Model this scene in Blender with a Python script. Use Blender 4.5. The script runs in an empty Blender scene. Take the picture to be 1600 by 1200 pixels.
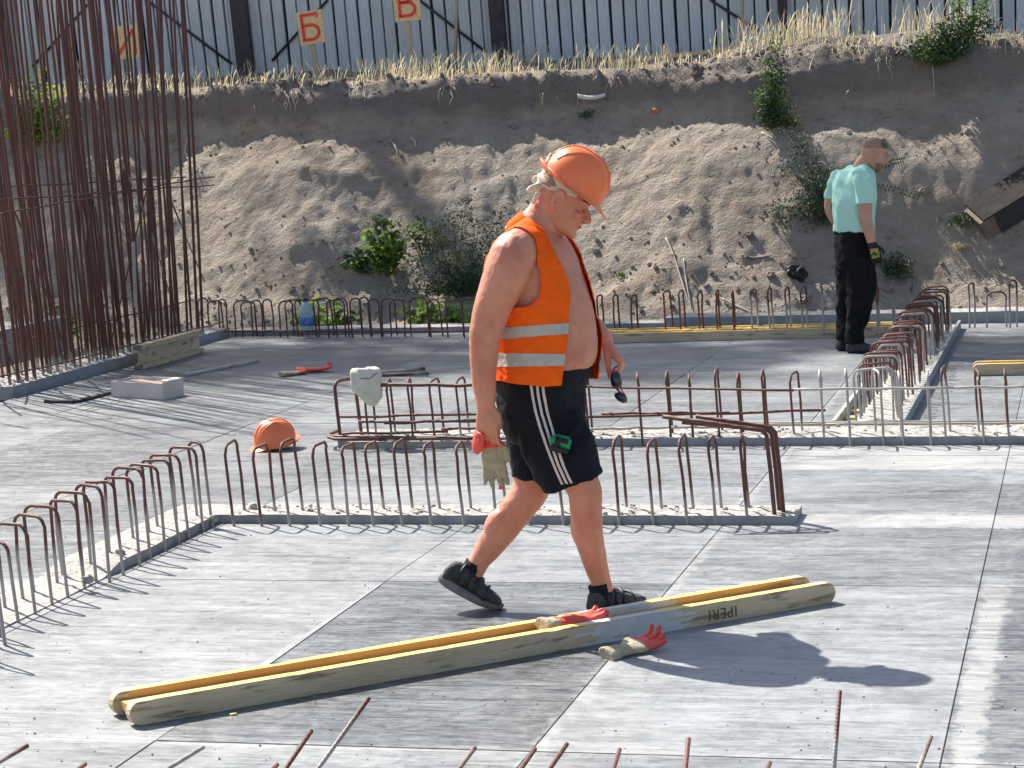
import bpy, bmesh, math, random
import numpy as np
from mathutils import Vector, Matrix, noise
from mathutils.bvhtree import BVHTree
random.seed(7); RNG = np.random.default_rng(7)
R = math.radians
C = bpy.context.scene.collection
S = bpy.context.scene

# ------------------------------------------------------------------ camera
FPX = 3550.0; PITCH = math.atan(412/FPX); ROLL = 0.042; EYE = Vector((0, 0, 1.9))
_r0 = Vector((1, 0, 0)); _u0 = Vector((0, math.sin(PITCH), math.cos(PITCH)))
FWD = Vector((0, math.cos(PITCH), -math.sin(PITCH)))
RT = math.cos(ROLL)*_r0 - math.sin(ROLL)*_u0
UP = math.sin(ROLL)*_r0 + math.cos(ROLL)*_u0
cd = bpy.data.cameras.new('camera'); cam = bpy.data.objects.new('camera', cd); C.objects.link(cam)
cd.sensor_width = 36; cd.lens = FPX/1600*36; cd.clip_start = .1; cd.clip_end = 2000
cam.matrix_world = Matrix(((RT.x, UP.x, -FWD.x, EYE.x), (RT.y, UP.y, -FWD.y, EYE.y), (RT.z, UP.z, -FWD.z, EYE.z), (0, 0, 0, 1)))
S.camera = cam
# ------------------------------------------------------------------ light
SUN = Vector((-.56, .71, 1)).normalized()                 # towards the sun
w = bpy.data.worlds.new('World'); S.world = w; w.use_nodes = True
nt = w.node_tree; bg = nt.nodes['Background']
sky = nt.nodes.new('ShaderNodeTexSky'); sky.sky_type = 'NISHITA'; sky.sun_disc = False
sky.sun_elevation = math.asin(SUN.z); sky.sun_rotation = math.atan2(SUN.x, SUN.y)
sky.dust_density = 2.0
nt.links.new(sky.outputs[0], bg.inputs[0]); bg.inputs[1].default_value = 0.09
sl = bpy.data.lights.new('sun', 'SUN'); sl.energy = 5.0; sl.angle = R(.53); sl.color = (1, .95, .87)
so = bpy.data.objects.new('sun', sl); C.objects.link(so); so.location = (0, 0, 30)
so.rotation_euler = SUN.to_track_quat('Z', 'Y').to_euler()
S.view_settings.view_transform = 'Standard'; S.view_settings.look = 'None'
S.view_settings.exposure = 0.88; S.view_settings.gamma = 1
S.view_settings.use_curve_mapping = False

# ------------------------------------------------------------------ coordinates
def ray(x, y): return FWD + RT*((x-800)/FPX) - UP*((y-600)/FPX)
def P(x, y, z=0.0):
    d = ray(x, y); return EYE + d*((z-EYE.z)/d.z)
def Q(x, y, Y):
    d = ray(x, y); return EYE + d*(Y/d.y)
def proj(p):
    q = p-EYE; k = FPX/q.dot(FWD); return 800+q.dot(RT)*k, 600-q.dot(UP)*k
YAW = R(14.4)
EU = Vector((math.cos(YAW), -math.sin(YAW), 0)); EV = Vector((math.sin(YAW), math.cos(YAW), 0))
def W(u, v, z=0.0): return EU*u + EV*v + Vector((0, 0, z))
def UV(p): return p.dot(EU), p.dot(EV)
GROT = -YAW      # rotation about z that takes x to EU

# ------------------------------------------------------------------ materials
def _n(nt, t, **k):
    n = nt.nodes.new(t)
    for a, b in k.items(): setattr(n, a, b)
    return n
def mat(name, c1, c2=None, scale=8, rough=.6, bump=0, bscale=None, metal=0, stretch=(1, 1, 1), lo=.35, hi=.65, c3=None, s3=40, spec=.5,
        sss=0, detail=6, trans=0, coord='Object', objvar=0):
    m = bpy.data.materials.new(name); m.use_nodes = True; nt = m.node_tree; L = nt.links
    b = nt.nodes['Principled BSDF']; b.inputs['Roughness'].default_value = rough; b.inputs['Metallic'].default_value = metal
    b.inputs['Specular IOR Level'].default_value = spec
    b.inputs['Base Color'].default_value = (*c1, 1)
    tc = _n(nt, 'ShaderNodeTexCoord'); mp = _n(nt, 'ShaderNodeMapping'); mp.inputs['Scale'].default_value = stretch
    L.new(tc.outputs[coord], mp.inputs[0])
    out = None
    if c2:
        nz = _n(nt, 'ShaderNodeTexNoise'); nz.inputs['Scale'].default_value = scale; nz.inputs['Detail'].default_value = detail
        nz.inputs['Roughness'].default_value = .65
        L.new(mp.outputs[0], nz.inputs[0]); mr = _n(nt, 'ShaderNodeMapRange'); mr.inputs[1].default_value = lo; mr.inputs[2].default_value = hi
        L.new(nz.outputs[0], mr.inputs[0]); mx = _n(nt, 'ShaderNodeMix', data_type='RGBA'); L.new(mr.outputs[0], mx.inputs[0])
        mx.inputs[6].default_value = (*c1, 1); mx.inputs[7].default_value = (*c2, 1); out = mx.outputs[2]
    if c3:
        nz = _n(nt, 'ShaderNodeTexNoise'); nz.inputs['Scale'].default_value = s3; nz.inputs['Detail'].default_value = 4
        L.new(mp.outputs[0], nz.inputs[0]); mr = _n(nt, 'ShaderNodeMapRange'); mr.inputs[1].default_value = .55; mr.inputs[2].default_value = .68
        L.new(nz.outputs[0], mr.inputs[0]); mx = _n(nt, 'ShaderNodeMix', data_type='RGBA'); L.new(mr.outputs[0], mx.inputs[0])
        if out: L.new(out, mx.inputs[6])
        else: mx.inputs[6].default_value = (*c1, 1)
        mx.inputs[7].default_value = (*c3, 1); out = mx.outputs[2]
    if objvar and out:
        oi = _n(nt, 'ShaderNodeObjectInfo'); mr = _n(nt, 'ShaderNodeMapRange'); mr.inputs[3].default_value = 1-objvar; mr.inputs[4].default_value = 1+objvar
        L.new(oi.outputs['Random'], mr.inputs[0]); hs = _n(nt, 'ShaderNodeHueSaturation'); L.new(mr.outputs[0], hs.inputs['Value']); L.new(out, hs.inputs['Color']); out = hs.outputs[0]
    if out: L.new(out, b.inputs['Base Color'])
    if bump:
        nz = _n(nt, 'ShaderNodeTexNoise'); nz.inputs['Scale'].default_value = bscale or scale*3; nz.inputs['Detail'].default_value = 5
        L.new(mp.outputs[0], nz.inputs[0]); bp = _n(nt, 'ShaderNodeBump'); bp.inputs['Strength'].default_value = bump; bp.inputs['Distance'].default_value = .01
        L.new(nz.outputs[0], bp.inputs['Height']); L.new(bp.outputs[0], b.inputs['Normal'])
    if sss:
        b.inputs['Subsurface Weight'].default_value = sss; b.inputs['Subsurface Radius'].default_value = (.02, .008, .004); b.inputs['Subsurface Scale'].default_value = .6
    if trans:
        b.inputs['Transmission Weight'].default_value = trans
    return m

def deck_mat():
    m = bpy.data.materials.new('deck_plywood'); m.use_nodes = True; nt = m.node_tree; L = nt.links; b = nt.nodes['Principled BSDF']
    geo = _n(nt, 'ShaderNodeNewGeometry'); mp = _n(nt, 'ShaderNodeMapping'); mp.inputs['Rotation'].default_value = (0, 0, YAW)
    L.new(geo.outputs['Position'], mp.inputs[0])          # mapped.xy = (u, v)
    def noise_(sc, st, det=8, rough=.7, dist=0):
        a = _n(nt, 'ShaderNodeMapping'); a.inputs['Scale'].default_value = st; L.new(mp.outputs[0], a.inputs[0])
        n = _n(nt, 'ShaderNodeTexNoise'); n.inputs['Scale'].default_value = sc; n.inputs['Detail'].default_value = det; n.inputs['Roughness'].default_value = rough
        n.inputs['Distortion'].default_value = dist
        L.new(a.outputs[0], n.inputs[0]); return n.outputs[0]
    def rng(x, a, b_, c=0., d=1.):
        r = _n(nt, 'ShaderNodeMapRange'); r.inputs[1].default_value = a; r.inputs[2].default_value = b_; r.inputs[3].default_value = c; r.inputs[4].default_value = d
        L.new(x, r.inputs[0]); return r.outputs[0]
    def mth(op, x, y=None):
        n = _n(nt, 'ShaderNodeMath', operation=op)
        for i, v in enumerate((x, y)):
            if v is None: continue
            if isinstance(v, (int, float)): n.inputs[i].default_value = v
            else: L.new(v, n.inputs[i])
        return n.outputs[0]
    def mix(f, a, c):
        n = _n(nt, 'ShaderNodeMix', data_type='RGBA'); L.new(f, n.inputs[0])
        for i, v in ((6, a), (7, c)):
            if isinstance(v, tuple): n.inputs[i].default_value = (*v, 1)
            else: L.new(v, n.inputs[i])
        return n.outputs[2]
    oi = _n(nt, 'ShaderNodeObjectInfo')
    sep = _n(nt, 'ShaderNodeSeparateColor'); L.new(oi.outputs['Color'], sep.inputs[0])
    tone = sep.outputs[0]                                  # how much dried cement the sheet carries
    big = noise_(1.1, (1, 1.6, 1), 4, .6, .6); streak = noise_(5, (.35, 3.2, 1), 9, .78, .5); fine = noise_(26, (.3, 2.5, 1), 8, .8)
    diag = noise_(7, (1.2, .8, 1), 7, .7, 2.5)
    s = mth('ADD', mth('MULTIPLY', big, .7), mth('ADD', mth('MULTIPLY', streak, 1.5), mth('MULTIPLY', fine, 2.0)))
    s = mth('ADD', s, mth('MULTIPLY', diag, .75))          # mean about 1.65
    s = mth('ADD', s, mth('MULTIPLY', mth('SUBTRACT', tone, .5), 1.5))
    f = rng(s, 2.05, 3.0)
    xyz = _n(nt, 'ShaderNodeSeparateXYZ'); L.new(mp.outputs[0], xyz.inputs[0]); U, V = xyz.outputs[0], xyz.outputs[1]
    wob = mth('MULTIPLY', mth('SUBTRACT', noise_(9, (1, 1, 1), 6, .75), .5), .22)
    def band(x, c, hw, soft):
        return rng(mth('ABSOLUTE', mth('SUBTRACT', mth('ADD', x, wob), c)), hw, hw+soft, 1, 0)
    b1 = mth('MULTIPLY', band(V, VB1, .15, .03), rng(U, UB, UB+.1)); b2 = mth('MULTIPLY', band(V, VB2, .36, .05), rng(U, UB, UB+.15))
    b3 = mth('MULTIPLY', band(U, UC+.03, .035, .03), rng(V, 8.9, 9.2, 1, 0)); b4 = band(U, UB-.0, .012, .02); b5 = band(V, 6.5, .01, .03)
    extra = mth('MAXIMUM', mth('MAXIMUM', b1, b2), mth('MAXIMUM', b3, mth('MULTIPLY', mth('MAXIMUM', b4, b5), .6)))
    col = mix(f, (.045, .050, .055), (.33, .345, .35))
    col = mix(mth('MULTIPLY', rng(noise_(2.6, (1, 1, 1), 5), .5, .75), .35), col, (.10, .095, .092))
    col = mix(mth('MULTIPLY', extra, rng(streak, .3, .6, .25, .9)), col, (.43, .425, .41))
    scr = rng(noise_(3.3, (.25, 5, 1), 10, .9, 1.5), .66, .70); blot = rng(noise_(1.7, (1, 1.4, 1), 6, .7, 1.2), .52, .66); col = mix(mth('MULTIPLY', blot, .45), col, (.075, .08, .088))
    col = mix(mth('MULTIPLY', scr, .5), col, (.5, .5, .48))
    sw = rng(noise_(4.5, (.7, 1.9, 1), 9, .85, 3.5), .60, .66); col = mix(mth('MULTIPLY', sw, .38), col, (.46, .47, .465))
    sc2 = rng(noise_(60, (1, 1, 1), 3, .6), .64, .70); col = mix(mth('MULTIPLY', sc2, .35), col, (.05, .05, .055))
    L.new(col, b.inputs['Base Color'])
    L.new(rng(f, 0, 1, .34, .62), b.inputs['Roughness'])
    bp = _n(nt, 'ShaderNodeBump'); bp.inputs['Strength'].default_value = .35; bp.inputs['Distance'].default_value = .004
    L.new(mth('ADD', streak, fine), bp.inputs['Height']); L.new(bp.outputs[0], b.inputs['Normal'])
    return m
UA, VS0 = UV(P(600, 910)); UB = UV(P(1132, 823))[0]; UC = UV(P(1549, 888))[0]
VS = UV(P(1000, 912))[1]
VB1 = (UV(P(1400, 803))[1]+UV(P(1400, 825))[1])/2; VB2 = (UV(P(1400, 735))[1]+UV(P(1400, 698))[1])/2
M_deck = deck_mat()

def rebar_mat():
    m = bpy.data.materials.new('rebar_rust'); m.use_nodes = True; nt = m.node_tree; L = nt.links; b = nt.nodes['Principled BSDF']
    geo = _n(nt, 'ShaderNodeNewGeometry'); tc = _n(nt, 'ShaderNodeTexCoord')
    n1 = _n(nt, 'ShaderNodeTexNoise'); n1.inputs['Scale'].default_value = 30; n1.inputs['Detail'].default_value = 5; L.new(geo.outputs['Position'], n1.inputs[0])
    n2 = _n(nt, 'ShaderNodeTexNoise'); n2.inputs['Scale'].default_value = 4; n2.inputs['Detail'].default_value = 3; L.new(geo.outputs['Position'], n2.inputs[0])
    mx = _n(nt, 'ShaderNodeMix', data_type='RGBA'); L.new(n1.outputs[0], mx.inputs[0])
    mx.inputs[6].default_value = (.075, .032, .025, 1); mx.inputs[7].default_value = (.185, .070, .052, 1)
    # dried cement wash on the lower part of each bar (object space height), its level varies per object
    xyz = _n(nt, 'ShaderNodeSeparateXYZ'); L.new(tc.outputs['Object'], xyz.inputs[0])
    oi = _n(nt, 'ShaderNodeObjectInfo'); sep = _n(nt, 'ShaderNodeSeparateColor'); L.new(oi.outputs['Color'], sep.inputs[0])
    a = _n(nt, 'ShaderNodeMath', operation='SUBTRACT'); off_ = _n(nt, 'ShaderNodeMath', operation='SUBTRACT'); L.new(sep.outputs[0], off_.inputs[0]); off_.inputs[1].default_value = .5; L.new(off_.outputs[0], a.inputs[0]); L.new(xyz.outputs[2], a.inputs[1])
    a2 = _n(nt, 'ShaderNodeMath', operation='MULTIPLY_ADD'); L.new(n2.outputs[0], a2.inputs[0]); a2.inputs[1].default_value = .35; L.new(a.outputs[0], a2.inputs[2])
    mr = _n(nt, 'ShaderNodeMapRange'); mr.inputs[1].default_value = .15; mr.inputs[2].default_value = .24; L.new(a2.outputs[0], mr.inputs[0])
    m2 = _n(nt, 'ShaderNodeMix', data_type='RGBA'); L.new(mr.outputs[0], m2.inputs[0]); L.new(mx.outputs[2], m2.inputs[6]); m2.inputs[7].default_value = (.38, .36, .33, 1)
    L.new(m2.outputs[2], b.inputs['Base Color']); b.inputs['Roughness'].default_value = .62
    bp = _n(nt, 'ShaderNodeBump'); bp.inputs['Strength'].default_value = .25; bp.inputs['Distance'].default_value = .003; wv = _n(nt, 'ShaderNodeTexWave', bands_direction='Z'); wv.inputs['Scale'].default_value = 32; wv.inputs['Distortion'].default_value = 2; L.new(geo.outputs['Position'], wv.inputs[0]); L.new(wv.outputs['Fac'], bp.inputs['Height']); L.new(bp.outputs[0], b.inputs['Normal'])
    return m
M_rebar = rebar_mat()

def soil_mat():
    m = bpy.data.materials.new('soil'); m.use_nodes = True; nt = m.node_tree; L = nt.links; b = nt.nodes['Principled BSDF']
    geo = _n(nt, 'ShaderNodeNewGeometry')
    def nz(s, st=(1, 1, 1), d=8, r=.65, dist=0):
        mp = _n(nt, 'ShaderNodeMapping'); mp.inputs['Scale'].default_value = st; L.new(geo.outputs['Position'], mp.inputs[0])
        n = _n(nt, 'ShaderNodeTexNoise'); n.inputs['Scale'].default_value = s; n.inputs['Detail'].default_value = d; n.inputs['Roughness'].default_value = r; n.inputs['Distortion'].default_value = dist
        L.new(mp.outputs[0], n.inputs[0]); return n.outputs[0]
    def rng(x, a, c, lo=0, hi=1):
        r = _n(nt, 'ShaderNodeMapRange'); r.inputs[1].default_value = a; r.inputs[2].default_value = c; r.inputs[3].default_value = lo; r.inputs[4].default_value = hi; L.new(x, r.inputs[0]); return r.outputs[0]
    def mix(f, a, c):
        n = _n(nt, 'ShaderNodeMix', data_type='RGBA'); L.new(f, n.inputs[0])
        for i, v in ((6, a), (7, c)):
            if isinstance(v, tuple): n.inputs[i].default_value = (*v, 1)
            else: L.new(v, n.inputs[i])
        return n.outputs[2]
    col = mix(rng(nz(.9, (1, 1, 1.8), 5), .38, .62), (.33, .26, .195), (.39, .33, .27))
    col = mix(rng(nz(5, (1, 1, 2)), .42, .7, 0, .7), col, (.45, .395, .33))
    col = mix(rng(nz(2.2, (1, 1, 1.5), 7, .7, .5), .56, .68, 0, .5), col, (.22, .175, .14))
    xyz = _n(nt, 'ShaderNodeSeparateXYZ'); L.new(geo.outputs['Position'], xyz.inputs[0])
    zz = _n(nt, 'ShaderNodeMath', operation='MULTIPLY_ADD'); L.new(nz(2.5), zz.inputs[0]); zz.inputs[1].default_value = .5; L.new(xyz.outputs[2], zz.inputs[2])
    col = mix(rng(zz.outputs[0], 2.18, 2.34, 0, .65), col, (.17, .15, .14))          # dark topsoil layer
    col = mix(rng(nz(38, (1, 1, 1), 3), .66, .72, 0, .5), col, (.5, .47, .42)); col = mix(rng(nz(55, (1, 1, 1), 2), .67, .73, 0, .6), col, (.1, .085, .075))
    L.new(col, b.inputs['Base Color']); b.inputs['Roughness'].default_value = .95; b.inputs['Specular IOR Level'].default_value = .15
    bp = _n(nt, 'ShaderNodeBump'); bp.inputs['Strength'].default_value = 1.0; bp.inputs['Distance'].default_value = .06
    a = _n(nt, 'ShaderNodeMath', operation='MULTIPLY_ADD'); L.new(nz(40), a.inputs[0]); a.inputs[1].default_value = .4; L.new(nz(12), a.inputs[2])
    L.new(a.outputs[0], bp.inputs['Height']); L.new(bp.outputs[0], b.inputs['Normal'])
    return m
M_soil = soil_mat()
M_conc = mat('concrete_fresh', (.33, .32, .295), (.46, .44, .40), 14, .9, .8, 60, c3=(.20, .19, .175), s3=45)
M_concside = mat('concrete_face', (.25, .26, .27), (.34, .345, .35), 9, .8, .3, 40)
M_under = mat('deck_underside', (.05, .045, .04), rough=.9)
M_fence = mat('fence_sheet', (.52, .57, .59), (.60, .645, .66), 5, .5, .1, 20, stretch=(1, 1, .25), metal=0, objvar=.07, c3=(.36, .37, .37), s3=6)
M_groove_shade = mat('fence_groove_shade', (.035, .04, .045), rough=.7)  # near-black: shade between the fence strips put into the colour
M_post = mat('fence_post', (.025, .022, .028), (.05, .04, .045), 12, .6)
M_osb = mat('osb_board', (.72, .50, .24), (.84, .66, .40), 30, .8, .2, 60, stretch=(1, 1, 2), c3=(.50, .31, .14), s3=38)
M_red = mat('red_paint', (.72, .05, .025), (.80, .08, .04), 25, .6)
M_wood = mat('raw_wood', (.42, .33, .22), (.55, .45, .32), 10, .8, .3, 40, stretch=(1, 1, .1))
M_woodg = mat('weathered_wood', (.42, .40, .35), (.56, .53, .46), 6, .85, .4, 50, stretch=(.2, 1, 3), c3=(.28, .25, .20), s3=16)
M_yel = mat('beam_yellow', (.80, .56, .12), (.86, .66, .22), 7, .6, .2, 50, stretch=(.2, 2, 2), c3=(.50, .42, .25), s3=22)
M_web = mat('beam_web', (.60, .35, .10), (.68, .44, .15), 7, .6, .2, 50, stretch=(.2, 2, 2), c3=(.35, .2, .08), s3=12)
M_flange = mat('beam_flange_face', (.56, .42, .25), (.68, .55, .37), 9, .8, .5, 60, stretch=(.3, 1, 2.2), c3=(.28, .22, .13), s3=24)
M_beamdry = mat('beam_cement', (.55, .55, .52), (.68, .68, .65), 12, .9, .5, 40)
M_endgrain = mat('end_grain', (.20, .17, .13), (.30, .26, .2), 20, .9)
M_skin = mat('skin', (.60, .235, .145), (.70, .31, .20), 9, .48, .12, 90, sss=.25, c3=(.55, .20, .125), s3=6, detail=4)
M_skin2 = mat('skin_tanned', (.50, .27, .18), (.58, .33, .225), 9, .5, .12, 90, sss=.2)
M_vest = mat('vest_fabric', (1.0, .15, .012), (1.0, .125, .010), 10, .8, .3, 60, spec=.1)
M_trim = mat('vest_trim', (.75, .06, .03), rough=.7)
M_tape = mat('reflective_tape', (.44, .42, .37), (.52, .50, .44), 40, .42, .1, 60)
M_shorts = mat('shorts_fabric', (.005, .006, .010), (.009, .011, .017), 6, .8, .5, 28, spec=.25)
M_white = mat('white_stripe', (.70, .60, .55), rough=.8)
M_shoe = mat('shoe_upper', (.028, .03, .034), (.06, .06, .065), 25, .8, .6, 60)
M_sole = mat('shoe_sole', (.13, .13, .13), (.20, .20, .20), 20, .8)
M_sock = mat('sock', (.008, .009, .012), rough=.95)
M_helm = mat('helmet_plastic', (.95, .23, .075), (.90, .20, .065), 3, .33, .04, 30, spec=.55)
M_helmdark = mat('helmet_liner', (.05, .04, .04), rough=.9)
M_band = mat('headscarf', (.56, .49, .36), (.68, .61, .47), 14, .9, .5, 40)
M_hair = mat('hair_short', (.30, .185, .125), (.40, .26, .18), 120, .8, .6, 200)
M_hair2 = mat('hair_dark', (.09, .075, .06), (.16, .13, .11), 80, .8, .6, 200)
M_red_g = mat('glove_red', (.72, .07, .05), (.80, .11, .08), 20, .55, .4, 80)
M_beige_g = mat('glove_beige', (.36, .31, .20), (.48, .42, .29), 20, .9, .5, 80)
M_green = mat('tape_case', (.02, .36, .14), rough=.35)
M_black = mat('black_rubber', (.012, .012, .014), (.02, .02, .022), 20, .5)
M_lens = mat('dark_lens', (.02, .03, .045), rough=.12, spec=.7)
M_mint = mat('mint_cotton', (.42, .76, .65), (.48, .80, .69), 5, .9, .4, 30)
M_trous = mat('trousers', (.005, .005, .007), (.010, .010, .013), 6, .85, .5, 25, spec=.2)
M_blackg = mat('work_glove', (.015, .016, .015), rough=.7)
M_yelg = mat('glove_print', (.30, .32, .05), rough=.6)
M_lip = mat('lips', (.36, .12, .10), rough=.5)
M_brow = mat('brow', (.22, .13, .08), rough=.9)
M_eye = mat('eye_line', (.06, .03, .025), rough=.6)
M_bag = mat('canvas_bag', (.60, .58, .47), (.70, .68, .57), 12, .9, .5, 50)
M_blue = mat('blue_thread', (.08, .08, .25), rough=.8)
M_card = mat('white_box', (.60, .53, .47), (.70, .62, .55), 6, .8)
M_cardin = mat('box_inside', (.50, .35, .28), rough=.9)
M_brick = mat('brick_fragment', (.42, .20, .12), (.5, .28, .18), 20, .9, .5, 60)
M_plast = mat('white_plastic', (.70, .68, .60), rough=.5)
M_root = mat('dry_root', (.42, .38, .32), (.55, .50, .42), 20, .9)
M_pipe = mat('pipe_black', (.012, .02, .03), (.02, .028, .04), 10, .6, .5, 20)
M_pipetop = mat('pipe_cover', (.035, .032, .03), (.055, .05, .046), 8, .9, .3, 20, spec=.05)
M_grassdry = mat('dry_grass', (.62, .53, .34), (.76, .68, .46), 3, .8, coord='Object')
M_leaf = mat('leaf_green', (.07, .13, .03), (.14, .22, .05), 3, .6)
M_leafy = mat('leaf_yellowgreen', (.20, .34, .05), (.32, .46, .08), 3, .55)
M_leafd = mat('leaf_dusty', (.045, .085, .045), (.09, .14, .075), 5, .7)
M_stem = mat('stem', (.14, .12, .07), rough=.8)
M_bark = mat('bark', (.16, .13, .10), (.24, .2, .16), 8, .9)
for m_ in (M_leaf, M_leafy, M_grassdry):          # thin leaves let some sun through
    nt = m_.node_tree; b = nt.nodes['Principled BSDF']; tr = _n(nt, 'ShaderNodeBsdfTranslucent'); ms = _n(nt, 'ShaderNodeMixShader'); ms.inputs[0].default_value = .45
    src = b.inputs['Base Color'].links[0].from_socket; nt.links.new(src, tr.inputs[0])
    nt.links.new(b.outputs[0], ms.inputs[1]); nt.links.new(tr.outputs[0], ms.inputs[2]); nt.links.new(ms.outputs[0], nt.nodes['Material Output'].inputs[0])

# ------------------------------------------------------------------ helpers
def tag(o, label=None, cat=None, group=None, kind=None):
    for k, v in (('label', label), ('category', cat), ('group', group), ('kind', kind)):
        if v: o[k] = v
    return o
def link(name, me, parent=None, loc=None):
    o = bpy.data.objects.new(name, me); C.objects.link(o)
    if parent: o.parent = parent
    if loc is not None: o.location = loc
    return o
def empty(name, loc=(0, 0, 0), rz=0):
    o = bpy.data.objects.new(name, None); C.objects.link(o); o.location = loc; o.rotation_euler.z = rz; o.empty_display_size = .1
    return o
def adopt(o, root):
    """parent o (built in world coordinates) to root, keeping it in place"""
    o.parent = root
    o.matrix_parent_inverse = Matrix.LocRotScale(root.location, root.rotation_euler, None).inverted()
    return o

class MB:
    def __init__(s): s.v = []; s.f = []; s.m = []
    def add(s, vs, fs, m=0):
        k = len(s.v); s.v += [tuple(v) for v in vs]
        for f in fs: s.f.append(tuple(i+k for i in f)); s.m.append(m)
        return s
    def box(s, c, size, m=0, rz=0, rot=None, bev=0):
        hx, hy, hz = size[0]/2, size[1]/2, size[2]/2
        if bev:
            bm = bmesh.new(); bmesh.ops.create_cube(bm, size=1); bmesh.ops.scale(bm, vec=(hx*2, hy*2, hz*2), verts=bm.verts)
            bmesh.ops.bevel(bm, geom=bm.edges[:], offset=bev, segments=2, affect='EDGES')
            vs = [v.co.copy() for v in bm.verts]; fs = [[v.index for v in f.verts] for f in bm.faces]; bm.free()
        else:
            vs = [Vector((x*hx, y*hy, z*hz)) for x in (-1, 1) for y in (-1, 1) for z in (-1, 1)]
            fs = [(0, 1, 3, 2), (4, 6, 7, 5), (0, 4, 5, 1), (2, 3, 7, 6), (0, 2, 6, 4), (1, 5, 7, 3)]
        Mx = rot if rot is not None else Matrix.Rotation(rz, 3, 'Z')
        return s.add([Mx @ v + Vector(c) for v in vs], fs, m)
    def tube(s, pts, r, n=8, m=0, cap=True, sub=0, flat=None):
        pts = [Vector(p) for p in pts]; rs = list(r) if isinstance(r, (list, tuple)) else [r]*len(pts)
        if sub:
            q, rr = [], []
            for i in range(len(pts)-1):
                p0, p1, p2, p3 = pts[max(i-1, 0)], pts[i], pts[i+1], pts[min(i+2, len(pts)-1)]
                for k in range(sub):
                    t = k/sub; q.append(.5*((2*p1)+(p2-p0)*t+(2*p0-5*p1+4*p2-p3)*t*t+(3*p1-p0-3*p2+p3)*t**3)); rr.append(rs[i]*(1-t)+rs[i+1]*t)
            q.append(pts[-1]); rr.append(rs[-1]); pts, rs = q, rr
        N = len(pts); T = [(pts[min(i+1, N-1)]-pts[max(i-1, 0)]).normalized() for i in range(N)]
        a = Vector((0, 0, 1)) if abs(T[0].z) < .9 else Vector((1, 0, 0))
        A = (a - T[0]*a.dot(T[0])).normalized(); vs = []; fs = []
        for i in range(N):
            A = (A - T[i]*A.dot(T[i])).normalized(); B = T[i].cross(A)
            for k in range(n):
                t = 2*math.pi*k/n; vs.append(pts[i] + (A*math.cos(t)+B*math.sin(t))*rs[i])
        for i in range(N-1):
            for k in range(n): k2 = (k+1) % n; fs.append((i*n+k, i*n+k2, (i+1)*n+k2, (i+1)*n+k))
        if cap: fs.append(tuple(range(n))[::-1]); fs.append(tuple((N-1)*n+k for k in range(n)))
        return s.add(vs, fs, m)
    def ell(s, c, r, Mx=None, m=0, n=16, k=10):
        vs = []; fs = []; c = Vector(c); Mx = Mx or Matrix.Identity(3)
        for j in range(k+1):
            a = math.pi*j/k
            for i in range(n):
                t = 2*math.pi*i/n
                vs.append(c + Mx @ Vector((r[0]*math.sin(a)*math.cos(t), r[1]*math.sin(a)*math.sin(t), r[2]*math.cos(a))))
        for j in range(k):
            for i in range(n):
                i2 = (i+1) % n; fs.append((j*n+i, (j+1)*n+i, (j+1)*n+i2, j*n+i2))
        return s.add(vs, fs, m)
    def loft(s, secs, n=28, m=0, sub=4, cap=True, pw=2.0, egg=0):
        """secs: (centre, A, B) with A, B half-axis vectors"""
        rings = cr_sections(secs, sub); vs = []; fs = []
        for (c, A, B) in rings:
            for k in range(n):
                t = 2*math.pi*k/n; ct, st = math.cos(t), math.sin(t)
                x = math.copysign(abs(ct)**(2/pw), ct); y = math.copysign(abs(st)**(2/pw), st)
                y *= 1-egg*x
                vs.append(c + A*x + B*y)
        N = len(rings)
        for i in range(N-1):
            for k in range(n): k2 = (k+1) % n; fs.append((i*n+k, i*n+k2, (i+1)*n+k2, (i+1)*n+k))
        if cap: fs.append(tuple(range(n))[::-1]); fs.append(tuple((N-1)*n+k for k in range(n)))
        return s.add(vs, fs, m)
    def mesh(s, name, mats, smooth=True):
        me = bpy.data.meshes.new(name); me.from_pydata(s.v, [], s.f)
        for m_ in (mats if isinstance(mats, (list, tuple)) else [mats]): me.materials.append(m_)
        me.polygons.foreach_set('material_index', s.m)
        me.polygons.foreach_set('use_smooth', [smooth]*len(s.f)); me.update(); return me
    def build(s, name, mats, parent=None, smooth=True, fixn=False):
        me = s.mesh(name, mats, smooth)
        if fixn:
            bm = bmesh.new(); bm.from_mesh(me); bmesh.ops.recalc_face_normals(bm, faces=bm.faces); bm.to_mesh(me); bm.free()
        o = link(name, me)
        if parent: adopt(o, parent)
        return o
def cr_sections(secs, sub):
    out = []
    for i in range(len(secs)-1):
        g = [secs[max(i-1, 0)], secs[i], secs[i+1], secs[min(i+2, len(secs)-1)]]
        for k in range(sub):
            t = k/sub
            out.append(tuple(.5*((2*g[1][j])+(g[2][j]-g[0][j])*t+(2*g[0][j]-5*g[1][j]+4*g[2][j]-g[3][j])*t*t+(3*g[1][j]-g[0][j]-3*g[2][j]+g[3][j])*t**3) for j in range(3)))
    out.append(tuple(secs[-1])); return out
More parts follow.
